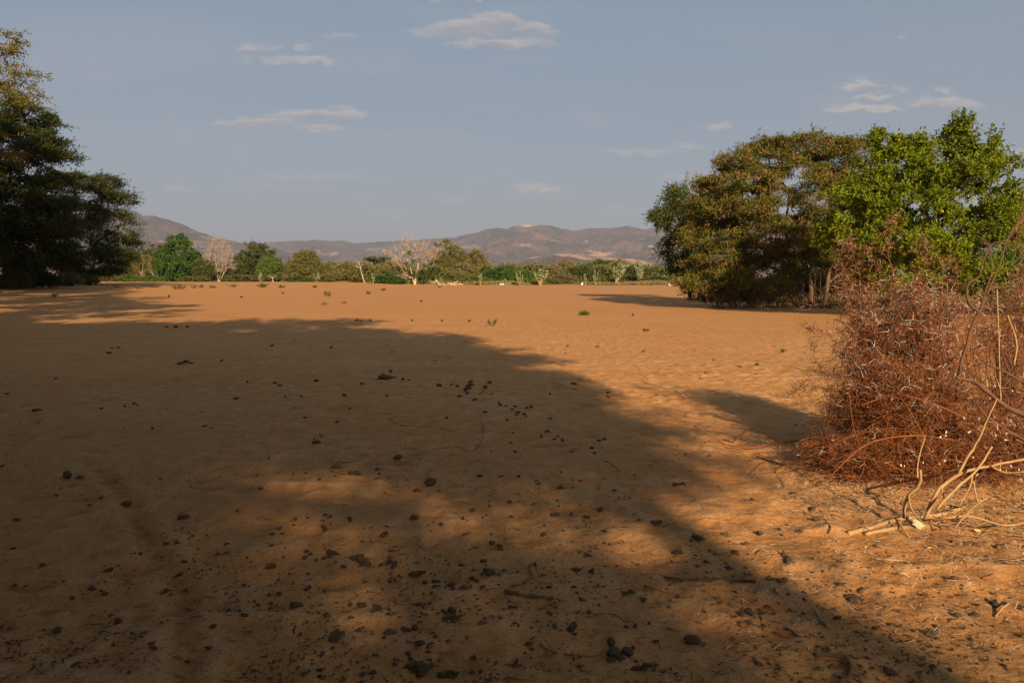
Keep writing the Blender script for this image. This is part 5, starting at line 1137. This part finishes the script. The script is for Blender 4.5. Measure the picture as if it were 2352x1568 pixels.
BIG = [(415, 834, 24, 1, 'dark dung pile with a round lump beside it, far left shade'), (885, 871, 34, 1, 'long dark dung pile just inside the far edge of the shadow'), (1075, 893, 32, 1, 'scattered dark dung heap right of the long one'), (1312, 1449, 44, 1, 'knobbly dark dung heap in the bottom foreground, left of the largest one'),
       (1418, 1499, 64, 1, 'largest crumbled dung heap at the bottom of the picture'), (1484, 1532, 50, 1, 'elongated dung clod touching the largest heap on its lower right'), (1588, 1473, 40, 0, 'big round dark dung ball right of the largest heap'), (962, 1541, 48, 1, 'rounded brown dung clod at the bottom edge left of centre'), (1034, 1549, 52, 1, 'flat ragged dung clod right beside the rounded one at the bottom edge'),
       (935, 1448, 46, 1, 'flat crumbly dung pat in the lower middle'), (770, 1464, 40, 1, 'pale cracked dung lump over a dark piece, bottom left of centre'), (990, 1115, 28, 0, 'ribbed brown dung lump standing out on the half-lit sand'), (1288, 1122, 26, 1, 'jagged dung clod near the shadow edge in the middle'), (1556, 1112, 24, 1, 'dark split dung lump alone on the lit side of the shadow edge'),
       (812, 1090, 30, 1, 'broad flattened dung clod beside a dry twig, left of centre'), (915, 1050, 30, 1, 'crab-shaped dark dung clod in the middle of the shade'), (728, 1016, 20, 1, 'dung clods in a short row in the shade, lowest one'), (952, 1190, 20, 0, 'round crumbly dung ball alone above the dense scatter'), (826, 1285, 60, 1, 'tall heap of broken dung in the middle of the dense scatter'),
       (765, 1272, 34, 1, 'dark rounded dung cluster left of the tall heap'), (958, 1322, 28, 0, 'shiny folded dung lump right of the tall heap'), (888, 1296, 30, 1, 'dung crumbs stretched right of the tall heap'), (1038, 1404, 26, 0, 'boxy dark dung lump stacked over a paler one in the lower middle'), (1036, 1420, 28, 1, 'paler crumbly dung lump under the boxy dark one'), (958, 1386, 22, 1, 'knobby dung lump left of the boxy dark one'),
       (872, 1400, 34, 1, 'ragged dung clods in a line, left of the knobby lump'), (1120, 1320, 26, 0, 'smooth double dung lump right of the scatter'), (1812, 1282, 34, 1, 'flat dung pat at the edge of the light, lower right'), (1805, 1332, 34, 1, 'dark dung clod below the flat pat at the lower right'), (1966, 1381, 46, 1, 'wide crumbly clod left of the shadow edge, lower right'),
       (1608, 1237, 30, 1, 'ring-shaped hollow dung with dark rim, right of centre'), (1500, 1201, 28, 1, 'dark clod with a twig through it, right of centre'), (1720, 1408, 30, 1, 'cluster of black dung balls in the lower right shade'), (1745, 1228, 18, 0, 'dung ball pair near the light edge'), (620, 1303, 20, 0, 'smooth dark dung lump left of the dense scatter'), (677, 1393, 22, 0, 'oblong black dung lump, lower left of the scatter'),
       (272, 1427, 24, 0, 'squarish black lump in the dark bottom left'), (135, 1448, 24, 0, 'smooth black oval lump in the dark bottom left corner'), (155, 1097, 26, 0, 'long dark lump on the shaded sand at the left'), (83, 944, 14, 0, 'round dark lump alone at the left edge'), (290, 1161, 26, 0, 'stick-like dark lump left of the half-lit patch'), (1322, 1312, 20, 1, 'pointed dung lump standing up at the centre bottom'),
       (2285, 1390, 26, 1, 'grey clod at the right picture edge on lit sand'), (965, 1482, 22, 0, 'dark dung ball below the flat crumbly pat'), (2040, 1545, 24, 0, 'round dark dung ball at the bottom right'), (1930, 1343, 16, 0, 'smooth dark dung ball left of the ochre rock')]
for (px, py, w, pile, lab) in BIG: dung(px, py, w, lab, None, bool(pile))
dung(1988, 1360, 30, 'ochre rock with a dark shadow on its left, lower right foreground', None, False, 'rock', M['rock'], 'rock', .9)
dung(1737 / 1, 1090, 9, 'small pale stone on the lit sand left of the thorn bush', None, False, 'rock', M['rock'], 'rock')
dung(2017, 1255, 12, 'small orange stone casting a shadow, below the peeled log', None, False, 'rock', M['rock'], 'rock')
dung(2290, 1385, 16, 'upright brown stone beside a crooked stick at the lower right', None, False, 'rock', M['rock'], 'rock', 1.4)
dung(775, 1073, 22, 'rounded tan stone half sunk in the half-lit patch', None, False, 'rock', M['rock'], 'rock')
dung(1316, 1037, 30, 'tan dried seed shell lying open near the shadow edge', None, True, 'seed shell', M['rock'], 'seed_shell', .7)
SMALL = [(255, 800), (272, 799), (248, 812), (431, 831), (441, 835), (400, 752), (430, 752), (380, 752), (235, 939), (307, 927), (318, 932), (291, 933), (541, 917), (654, 912), (691, 911), (727, 875), (862, 872), (925, 872), (937, 874), (903, 868), (568, 878), (640, 887), (633, 880), (791, 909), (806, 939), (778, 969), (724, 1008), (735, 1003), (738, 998), (619, 1053), (675, 1090), (705, 1087), (597, 1123), (545, 1174), (205, 1161), (228, 1145), (130, 1138),
         (646, 1215), (675, 1193), (705, 1190), (750, 1183), (760, 1187), (742, 1218), (740, 1212), (806, 1197), (800, 1193), (882, 1231), (1070, 1228), (1087, 1173), (1195, 1095), (1230, 1105), (1237, 1112), (1332, 1105), (1169, 1155), (1145, 1255), (870, 1088), (865, 1078), (1110, 900), (1100, 905), (1085, 885), (1050, 888), (1040, 885), (1125, 905), (1150, 930), (1160, 934), (1180, 935), (1177, 941), (1148, 925), (1185, 953), (1215, 957), (1205, 952), (1170, 965), (1128, 880), (1180, 995), (1170, 1018), (1180, 1038),
         (1395, 903), (1393, 910), (1397, 912), (1258, 905), (1315, 882), (1220, 935), (1378, 1012), (1386, 1010), (1360, 1030), (1274, 1010), (1290, 1012), (1362, 1041), (1286, 1085), (1410, 1127), (1380, 1172), (1350, 1190), (1250, 1228), (1278, 1183), (1640, 828), (1482, 808), (1305, 795), (850, 737), (820, 737), (828, 739), (745, 700), (790, 697), (1372, 798), (1300, 812), (1620, 858), (1610, 870), (1700, 843), (1735, 860), (1875, 1195), (1790, 1216), (1795, 1230), (1840, 1222), (1865, 1170), (1820, 1133), (1830, 1131),
         (745, 1283), (728, 1287), (700, 1282), (700, 1265), (790, 1303), (905, 1303), (905, 1333), (980, 1340), (1000, 1338), (1040, 1345), (1070, 1352), (1082, 1330), (1098, 1335), (1060, 1300), (1110, 1290), (1130, 1250), (712, 1352), (735, 1352), (805, 1390), (832, 1392), (800, 1420), (740, 1505), (885, 1465), (862, 1545), (800, 1538), (730, 1540), (700, 1548), (1150, 1420), (1180, 1395), (1260, 1350), (1215, 1480), (1170, 1395), (1405, 1500), (1440, 1440), (1490, 1432), (1460, 1438), (1540, 1395), (1760, 1395), (1742, 1402), (1706, 1412), (1750, 1410), (1730, 1420), (1690, 1360), (1655, 1385), (1480, 1380), (1450, 1360), (1620, 1405), (1600, 1300), (1560, 1270), (1690, 1270), (1920, 1420), (1990, 1440), (1880, 1485), (2200, 1415), (2150, 1440), (2100, 1450), (2245, 1390), (2190, 1330), (2230, 1470), (2305, 1530), (1740, 1525), (1330, 1530), (490, 1440), (560, 1415), (480, 1490), (380, 1360), (210, 1352), (35, 1345), (60, 1345), (170, 1375), (250, 1310), (420, 1290), (640, 1365), (560, 1345), (100, 1300), (30, 1260), (350, 1490), (430, 1520), (180, 1525), (300, 1545), (40, 1195), (420, 1190), (380, 1250), (520, 1250), (1015, 1205), (1025, 960), (700, 960), (470, 980), (350, 985), (15, 905), (130, 870), (510, 830), (625, 795), (760, 800), (900, 810), (1000, 830)]
def region(px, py):
    if py < 790: return ('open sand near the far edge of the shadow', 1)
    if px < 620 and py < 1180: return ('shaded sand at the left', 2)
    if px < 620: return ('dark sand in the bottom left', 3)
    if py < 1060 and px < 1240: return ('shaded middle sand around the dark dung heaps', 4)
    if py < 1240 and px < 1440: return ('half-lit sand in the centre', 5)
    if px < 1240: return ('bottom foreground around the tall dung heap', 6)
    if px < 1700 and py > 1240: return ('bottom foreground around the largest dung heap', 7)
    if py > 1240: return ('lower right sand', 8)
    return ('lit sand beside the curving shadow edge', 9)
cnt = 0
for (px, py) in SMALL:
    rg, i = region(px, py); dung(px + rng.normal(0, 2), py, rng.uniform(8, 17) if py > 1150 else rng.uniform(6, 11), f"small dark dung pellet on the {rg}", f"small dung pellets on the {rg}"); cnt += 1
CL = [(830, 1285, 70), (960, 1330, 60), (1020, 1400, 50), (1085, 897, 40), (1175, 945, 40), (890, 873, 45), (760, 1195, 50), (1420, 1480, 60), (1725, 1410, 45), (700, 1275, 60), (930, 1370, 70), (1280, 1010, 70), (1240, 1105, 70), (1620, 1240, 70), (780, 1090, 45)]
while cnt < 290:
    if rng.rand() < .7:
        c_ = CL[rng.randint(len(CL))]; px = rng.normal(c_[0], c_[2]); py = rng.normal(c_[1], c_[2] * .35)
    else: px = rng.uniform(0, 2352); py = 1050 + 510 * rng.rand() ** .7
    if py > 1562 or py < 850 or px < 0 or px > 2350: continue
    if px > 1750 and py < 1260: continue
    rg, i = region(px, py); dung(px, py, rng.uniform(6, 13), f"small dark dung pellet on the {rg}", f"small dung pellets on the {rg}"); cnt += 1

# crumbs, chips and bits too many to count
def scatter_px(n, seed, y0=800, y1=1600, pw=.6):
    rg = RS(seed); out = []
    px = rg.uniform(-80, 2430, n); py = y0 + (y1 - y0) * rg.rand(n) ** pw
    d = np.array([ray(a, b) for a, b in zip(px, py)]); t = -CAM_H / d[:, 2]; P = np.stack([d[:, 0] * t, d[:, 1] * t], -1)
    m = fbm(P[:, 0] / .7, P[:, 1] / .7, 3, seed) > -.12
    return P[m], rg
P, rg = scatter_px(8200, 71, 760, 1600, .75); g = Geo(); n = len(P); z = terrain(P[:, 0], P[:, 1]); B = np.column_stack([P, z + .002])
s = np.abs(rg.normal(0, 1, n)) * .004 + .003; s = np.where(rg.rand(n) < .04, s * 2.6, s)
T = np.array([[1, 0, 0], [-.5, .8, 0], [-.5, -.8, 0], [.1, .1, .8]]); R_ = rg.uniform(0, 6.28, n); c_, s_ = np.cos(R_), np.sin(R_)
V = T[None] * s[:, None, None] * (1 + rg.normal(0, .3, (n, 4, 3))); Vx = V[..., 0] * c_[:, None] * 1.5 - V[..., 1] * s_[:, None]; Vy = V[..., 0] * s_[:, None] * 1.5 + V[..., 1] * c_[:, None]
V = np.stack([Vx, Vy, V[..., 2]], -1) + B[:, None]; i0 = np.arange(n)[:, None] * 4
g.add(V.reshape(-1, 3), None, np.concatenate([i0 + [0, 1, 3], i0 + [1, 2, 3], i0 + [2, 0, 3]])); tag(link('dung_crumbs', g.mesh('dung_crumbs'), M['dung2']), 'dark crumbs and bark chips sprinkled over the near sand', 'crumbs', kind='stuff')
P, rg = scatter_px(1500, 72, 1000, 1600, .5); n = len(P); z = terrain(P[:, 0], P[:, 1]); g = Geo(); a = rg.uniform(0, 6.28, n); L = rg.uniform(.015, .07, n); S = np.column_stack([P, z + .003]); E = S + np.stack([np.cos(a) * L, np.sin(a) * L, rg.uniform(0, .006, n)], -1)
tubes(g, curved(rg, S, E, 5, .2), np.array([[.0016, .0016, .0014, .0012, .0008]]) * rg.uniform(.6, 1.4, (n, 1)), 3, False); tag(link('twig_bits', g.mesh('twig_bits'), M['twig']), 'short broken twig bits strewn over the near sand', 'twigs', kind='stuff')
# litter of leaves, thorns and straw in front of the bushes
rg = RS(73); n = 900; px = rg.uniform(1850, 2420, n); py = 1090 + (px - 1850) * .17 + rg.normal(0, 42, n); py = np.maximum(py, 1060); d = np.array([ray(a, b) for a, b in zip(px, py)]); t = -CAM_H / d[:, 2]; P = np.stack([d[:, 0] * t, d[:, 1] * t], -1); S = np.column_stack([P, terrain(P[:, 0], P[:, 1]) + .006])
g = Geo(); leafquads(g, S, rg.normal(0, 1, (n, 3)) * (1, 1, .15), rg.normal(0, .3, (n, 3)) + (0, 0, 1), rg.uniform(.012, .05, n), rg.uniform(.008, .026, n), .12); tag(link('leaf_litter', g.mesh('leaf_litter'), M['litter']), 'curled dry leaves littering the sand before the thorn bushes', 'leaf litter', kind='stuff')
g = Geo(); n = 1900; px = rg.uniform(1780, 2420, n); py = 1110 + (px - 1850) * .2 + rg.normal(0, 60, n); py = np.maximum(py, 1040); k = rg.rand(n) < .25; px = np.where(k, rg.uniform(1500, 2400, n), px); py = np.where(k, rg.uniform(1200, 1500, n), py)
d = np.array([ray(a, b) for a, b in zip(px, py)]); t = -CAM_H / d[:, 2]; P = np.stack([d[:, 0] * t, d[:, 1] * t], -1); S = np.column_stack([P, terrain(P[:, 0], P[:, 1]) + .004]); D = norm(rg.normal(0, 1, (n, 3)) * (1, 1, .35)); D[:, 2] = np.abs(D[:, 2]); L = rg.uniform(.015, .055, (n, 1))
tubes(g, np.stack([S, S + D * L], 1), np.array([[.0015, .0004]]) * np.ones((n, 1)), 3, False); tag(link('thorn_litter', g.mesh('thorn_litter'), M['thorn']), 'fallen white thorns on the sand before the thorn bushes', 'thorns', kind='stuff')
g = Geo(); n = 230; px = rg.uniform(1880, 2420, n); py = 1130 + (px - 1880) * .2 + rg.normal(0, 40, n); d = np.array([ray(a, b) for a, b in zip(px, py)]); t = -CAM_H / d[:, 2]; P = np.stack([d[:, 0] * t, d[:, 1] * t], -1); S = np.column_stack([P, terrain(P[:, 0], P[:, 1]) + .006]); a = rg.uniform(0, 6.28, n); L = rg.uniform(.06, .28, n); E = S + np.stack([np.cos(a) * L, np.sin(a) * L, rg.uniform(0, .05, n)], -1)
tubes(g, curved(rg, S, E, 6, .2, .05), np.array([[.003, .003, .0026, .0022, .002, .001]]) * rg.uniform(.5, 1.4, (n, 1)), 4, False); tag(link('straw_litter', g.mesh('straw_litter'), M['paletwig']), 'straw and small dead sticks heaped before the thorn bushes', 'straw', kind='stuff')

# single twigs and sticks on the sand
def twig(label, pts, r0, r1, mat='twig', lift=.006, name='twig', cat='twig', group=None, seed=1, arch=0.):
    P = []
    for i, (x, y) in enumerate(pts):
        q = G(x, y); P.append(np.array([q[0], q[1], float(terrain(q[0], q[1])) + lift + (arch if 0 < i < len(pts) - 1 else 0)]))
    b = P[0].copy(); g = Geo(); poly_tube(g, [p - b for p in P], (r0, r1), 6, 4, .3, seed); o = link(name, g.mesh(name, True), M[mat], loc=tuple(b)); return tag(o, label, cat, group)
twig('long thin twig bent like a hook on the shaded middle sand', [(1105, 955), (1110, 985), (1108, 1008), (1085, 1038), (1050, 1028), (992, 1032)], .004, .002)
twig('thin crooked twig trailing left of the hooked one', [(892, 960), (925, 978), (985, 980), (1030, 988), (1060, 996)], .003, .002, seed=2)
twig('thick weathered stick with a split yellow end, bottom centre', [(1160, 1357), (1185, 1364), (1230, 1372), (1272, 1374)], .009, .010, name='stick', cat='stick', seed=3)
twig('long knobbly stick lying level, lower right of centre', [(1525, 1325), (1575, 1333), (1640, 1332), (1700, 1335), (1735, 1338)], .006, .010, name='stick', cat='stick', seed=4)
twig('curled grey twig arching to the right end of the long knobbly stick', [(1700, 1335), (1712, 1322), (1730, 1320)], .004, .003, seed=5)
twig('thick branch curving down to the bottom edge at the lower right', [(1870, 1505), (1905, 1512), (1940, 1518), (1957, 1540), (1952, 1562), (1920, 1585)], .008, .013, name='stick', cat='stick', seed=6, arch=.01)
twig('short thick bent stick in the lower right shade', [(1870, 1398), (1885, 1425), (1902, 1440)], .008, .011, 'paletwig', name='stick', cat='stick', seed=7)
twig('reddish stick lying beside dung in the lower right shade', [(1780, 1455), (1800, 1462), (1865, 1466)], .008, .004, 'redtwig', name='stick', cat='stick', seed=8)
twig('reddish twig bowed over the sand above the largest dung heap', [(1350, 1400), (1365, 1412), (1410, 1412), (1440, 1432)], .003, .002, 'redtwig', seed=9)
twig('long rusty twig bowed under the largest dung heap', [(1240, 1480), (1270, 1500), (1330, 1508), (1390, 1502), (1440, 1450)], .004, .002, 'redtwig', seed=10)
twig('straight rusty twig in the lower centre right', [(1480, 1345), (1520, 1360), (1565, 1368)], .003, .002, 'redtwig', seed=11)
twig('bowed brown twig left of the split yellow-ended stick', [(1215, 1300), (1220, 1325), (1205, 1340), (1178, 1347)], .004, .003, seed=12)
twig('straw-coloured reed under the clod at the bottom edge', [(1166, 1555), (1200, 1560), (1230, 1561)], .004, .002, 'paletwig', seed=13)
twig('long thin sticks with a pale side lying on the lit sand', [(1580, 1082), (1640, 1086), (1698, 1089)], .004, .002, 'redtwig', seed=14)
twig('short thick stick lying in shade near the shadow edge', [(1390, 1058), (1410, 1070), (1422, 1082)], .004, .003, seed=15)
twig('forked crooked branch reaching left from the thorn bush over the lit sand', [(1608, 1024), (1640, 1016), (1665, 1028), (1720, 1036), (1790, 1026), (1860, 1008)], .004, .008, 'redtwig', seed=16, arch=.03, name='branch', cat='branch')
twig('twisted side branch beside the forked one left of the thorn bush', [(1660, 1010), (1690, 1022), (1705, 1004), (1730, 985)], .006, .003, 'redtwig', seed=17, arch=.03, name='branch', cat='branch')
twig('thick reddish branch stub at the left foot of the thorn bush', [(1738, 1052), (1765, 1060), (1800, 1068), (1850, 1060)], .006, .010, 'redtwig', seed=18, name='branch', cat='branch', lift=.015)
twig('short dark hooked stick on lit sand left of the peeled log', [(1895, 1200), (1908, 1212), (1903, 1226)], .004, .005, seed=19)
twig('brown log half buried below the leaf litter at the right', [(2185, 1246), (2215, 1250), (2260, 1256)], .014, .016, name='stick', cat='stick', seed=20)
twig('reddish log at the right edge below the litter', [(2290, 1258), (2320, 1258), (2360, 1262)], .016, .018, name='stick', cat='stick', seed=21)
twig('long pale straight stick on lit sand at the lower right', [(2010, 1285), (2060, 1288), (2090, 1292)], .004, .004, 'paletwig', seed=22)
twig('crooked pale stick beside the upright brown stone', [(2318, 1385), (2308, 1402), (2285, 1418)], .006, .005, 'paletwig', seed=23, arch=.02)
twig('red thorny twig with two upright thorns on the lower right sand', [(1995, 1306), (2040, 1300), (2062, 1298)], .003, .003, 'redtwig', seed=24)
twig('bundle of reddish twigs in the lower right shade', [(1775, 1275), (1840, 1270), (1880, 1278)], .004, .003, 'redtwig', seed=25)
twig('pale straw stalk on the dark sand at the left', [(272, 1217), (300, 1222), (323, 1228)], .003, .002, 'paletwig', seed=26)
twig('bowed twig beside the broad flattened dung clod', [(760, 1083), (785, 1090), (810, 1092)], .004, .003, seed=27)
twig('straight reddish twig above the tan half-sunk stone', [(775, 1060), (790, 1063), (812, 1062)], .005, .003, 'redtwig', seed=28)
twig('thin dry twig near the far shadow edge right of the scattered heap', [(1268, 878), (1290, 884), (1325, 896)], .004, .003, seed=29)
twig('thin twig bundle on lit sand right of the shadow edge', [(1800, 888), (1828, 886)], .005, .003, 'paletwig', seed=30)
rng = RS(88)
for i in range(46):
    px = rng.uniform(250, 2300); py = rng.uniform(1130, 1555)
    if px > 1800 and py < 1270: continue
    a = rng.uniform(-.35, .35); L = rng.uniform(14, 40); twig('thin dry twig lying on the near sand', [(px, py), (px + L * math.cos(a) * .5 + rng.normal(0, 2), py + L * math.sin(a) * .5 + rng.normal(0, 2)), (px + L * math.cos(a), py + L * math.sin(a))], rng.uniform(.002, .004), .0015, rng.choice(['twig', 'redtwig']), group='thin dry twigs on the near sand', seed=i)
# single leaves that stand out
def flat_leaf(label, px, py, L, W, col, seed, name='fallen_leaf'):
    p = G(px, py); p[2] = float(terrain(p[0], p[1])) + .006; rg = RS(seed); a = rg.uniform(0, 6.28); m = 9; V = []; 
    for i in range(m):
        t = i / (m - 1); w = W * math.sin(math.pi * min(1, t * .92 + .04)) ** .7
        for s_ in (-1, 0, 1): V.append((L * (t - .5), s_ * w * .5, .006 * (1 - abs(s_)) * -1 + .012 * abs(t - .5) + .008 * rg.rand()))
    V = np.array(V); i = np.arange(m * 3).reshape(m, 3); Q = np.concatenate([np.stack([i[:-1, k], i[1:, k], i[1:, k + 1], i[:-1, k + 1]], -1) for k in (0, 1)])
    if col not in M: M[col] = leaf_mat(col, {'pale_green_leaf': ((.42, .42, .24), (.55, .52, .33)), 'dull_green_leaf': ((.045, .07, .03), (.08, .10, .045)), 'straw_leaf': ((.5, .36, .14), (.6, .45, .2))}[col], .1)
    o = link(name, mesh_np(name, V, Q, smooth=True), M[col], loc=tuple(p)); o.rotation_euler = (.1, .05, a); return tag(o, label, 'leaf')
flat_leaf('large round pale green leaf lying at the fork of the peeled log', 2110, 1207, .10, .085, 'pale_green_leaf', 1).rotation_euler = (.7, .1, .3)
flat_leaf('dull green leaf on the shaded sand at the bottom centre right', 1438, 1364, .06, .03, 'dull_green_leaf', 2)
flat_leaf('small straw-yellow leaf on lit sand below the peeled log', 1985, 1262, .05, .022, 'straw_leaf', 3)
flat_leaf('large curled tan leaf near the litter at the right', 2245, 1222, .06, .03, 'straw_leaf', 4).rotation_euler = (.4, .1, .3)
flat_leaf('small pale leaf in the dark at the bottom left', 256, 1438, .04, .014, 'straw_leaf', 5)

# ------------------------------------------------------------------ air
def build_haze():
    g = Geo(); x0, x1, y0, y1, z0, z1 = -16000, 16000, -1500, 16500, -40, 660
    V = [(x, y, z) for x in (x0, x1) for y in (y0, y1) for z in (z0, z1)]
    g.add(V, [(0, 1, 3, 2), (4, 6, 7, 5), (0, 4, 5, 1), (2, 3, 7, 6), (0, 2, 6, 4), (1, 5, 7, 3)])
    m, t = new_mat("haze_air"); v = t.n('ShaderNodeVolumePrincipled'); v.inputs['Color'].default_value = (.66, .74, .96, 1); v.inputs['Density'].default_value = HAZE; v.inputs['Anisotropy'].default_value = .2
    o = t.n('ShaderNodeOutputMaterial'); t.L.new(v.outputs[0], o.inputs['Volume'])
    tag(link('haze', g.mesh('haze'), m), kind='stuff')
HAZE = .88e-4
build_haze()
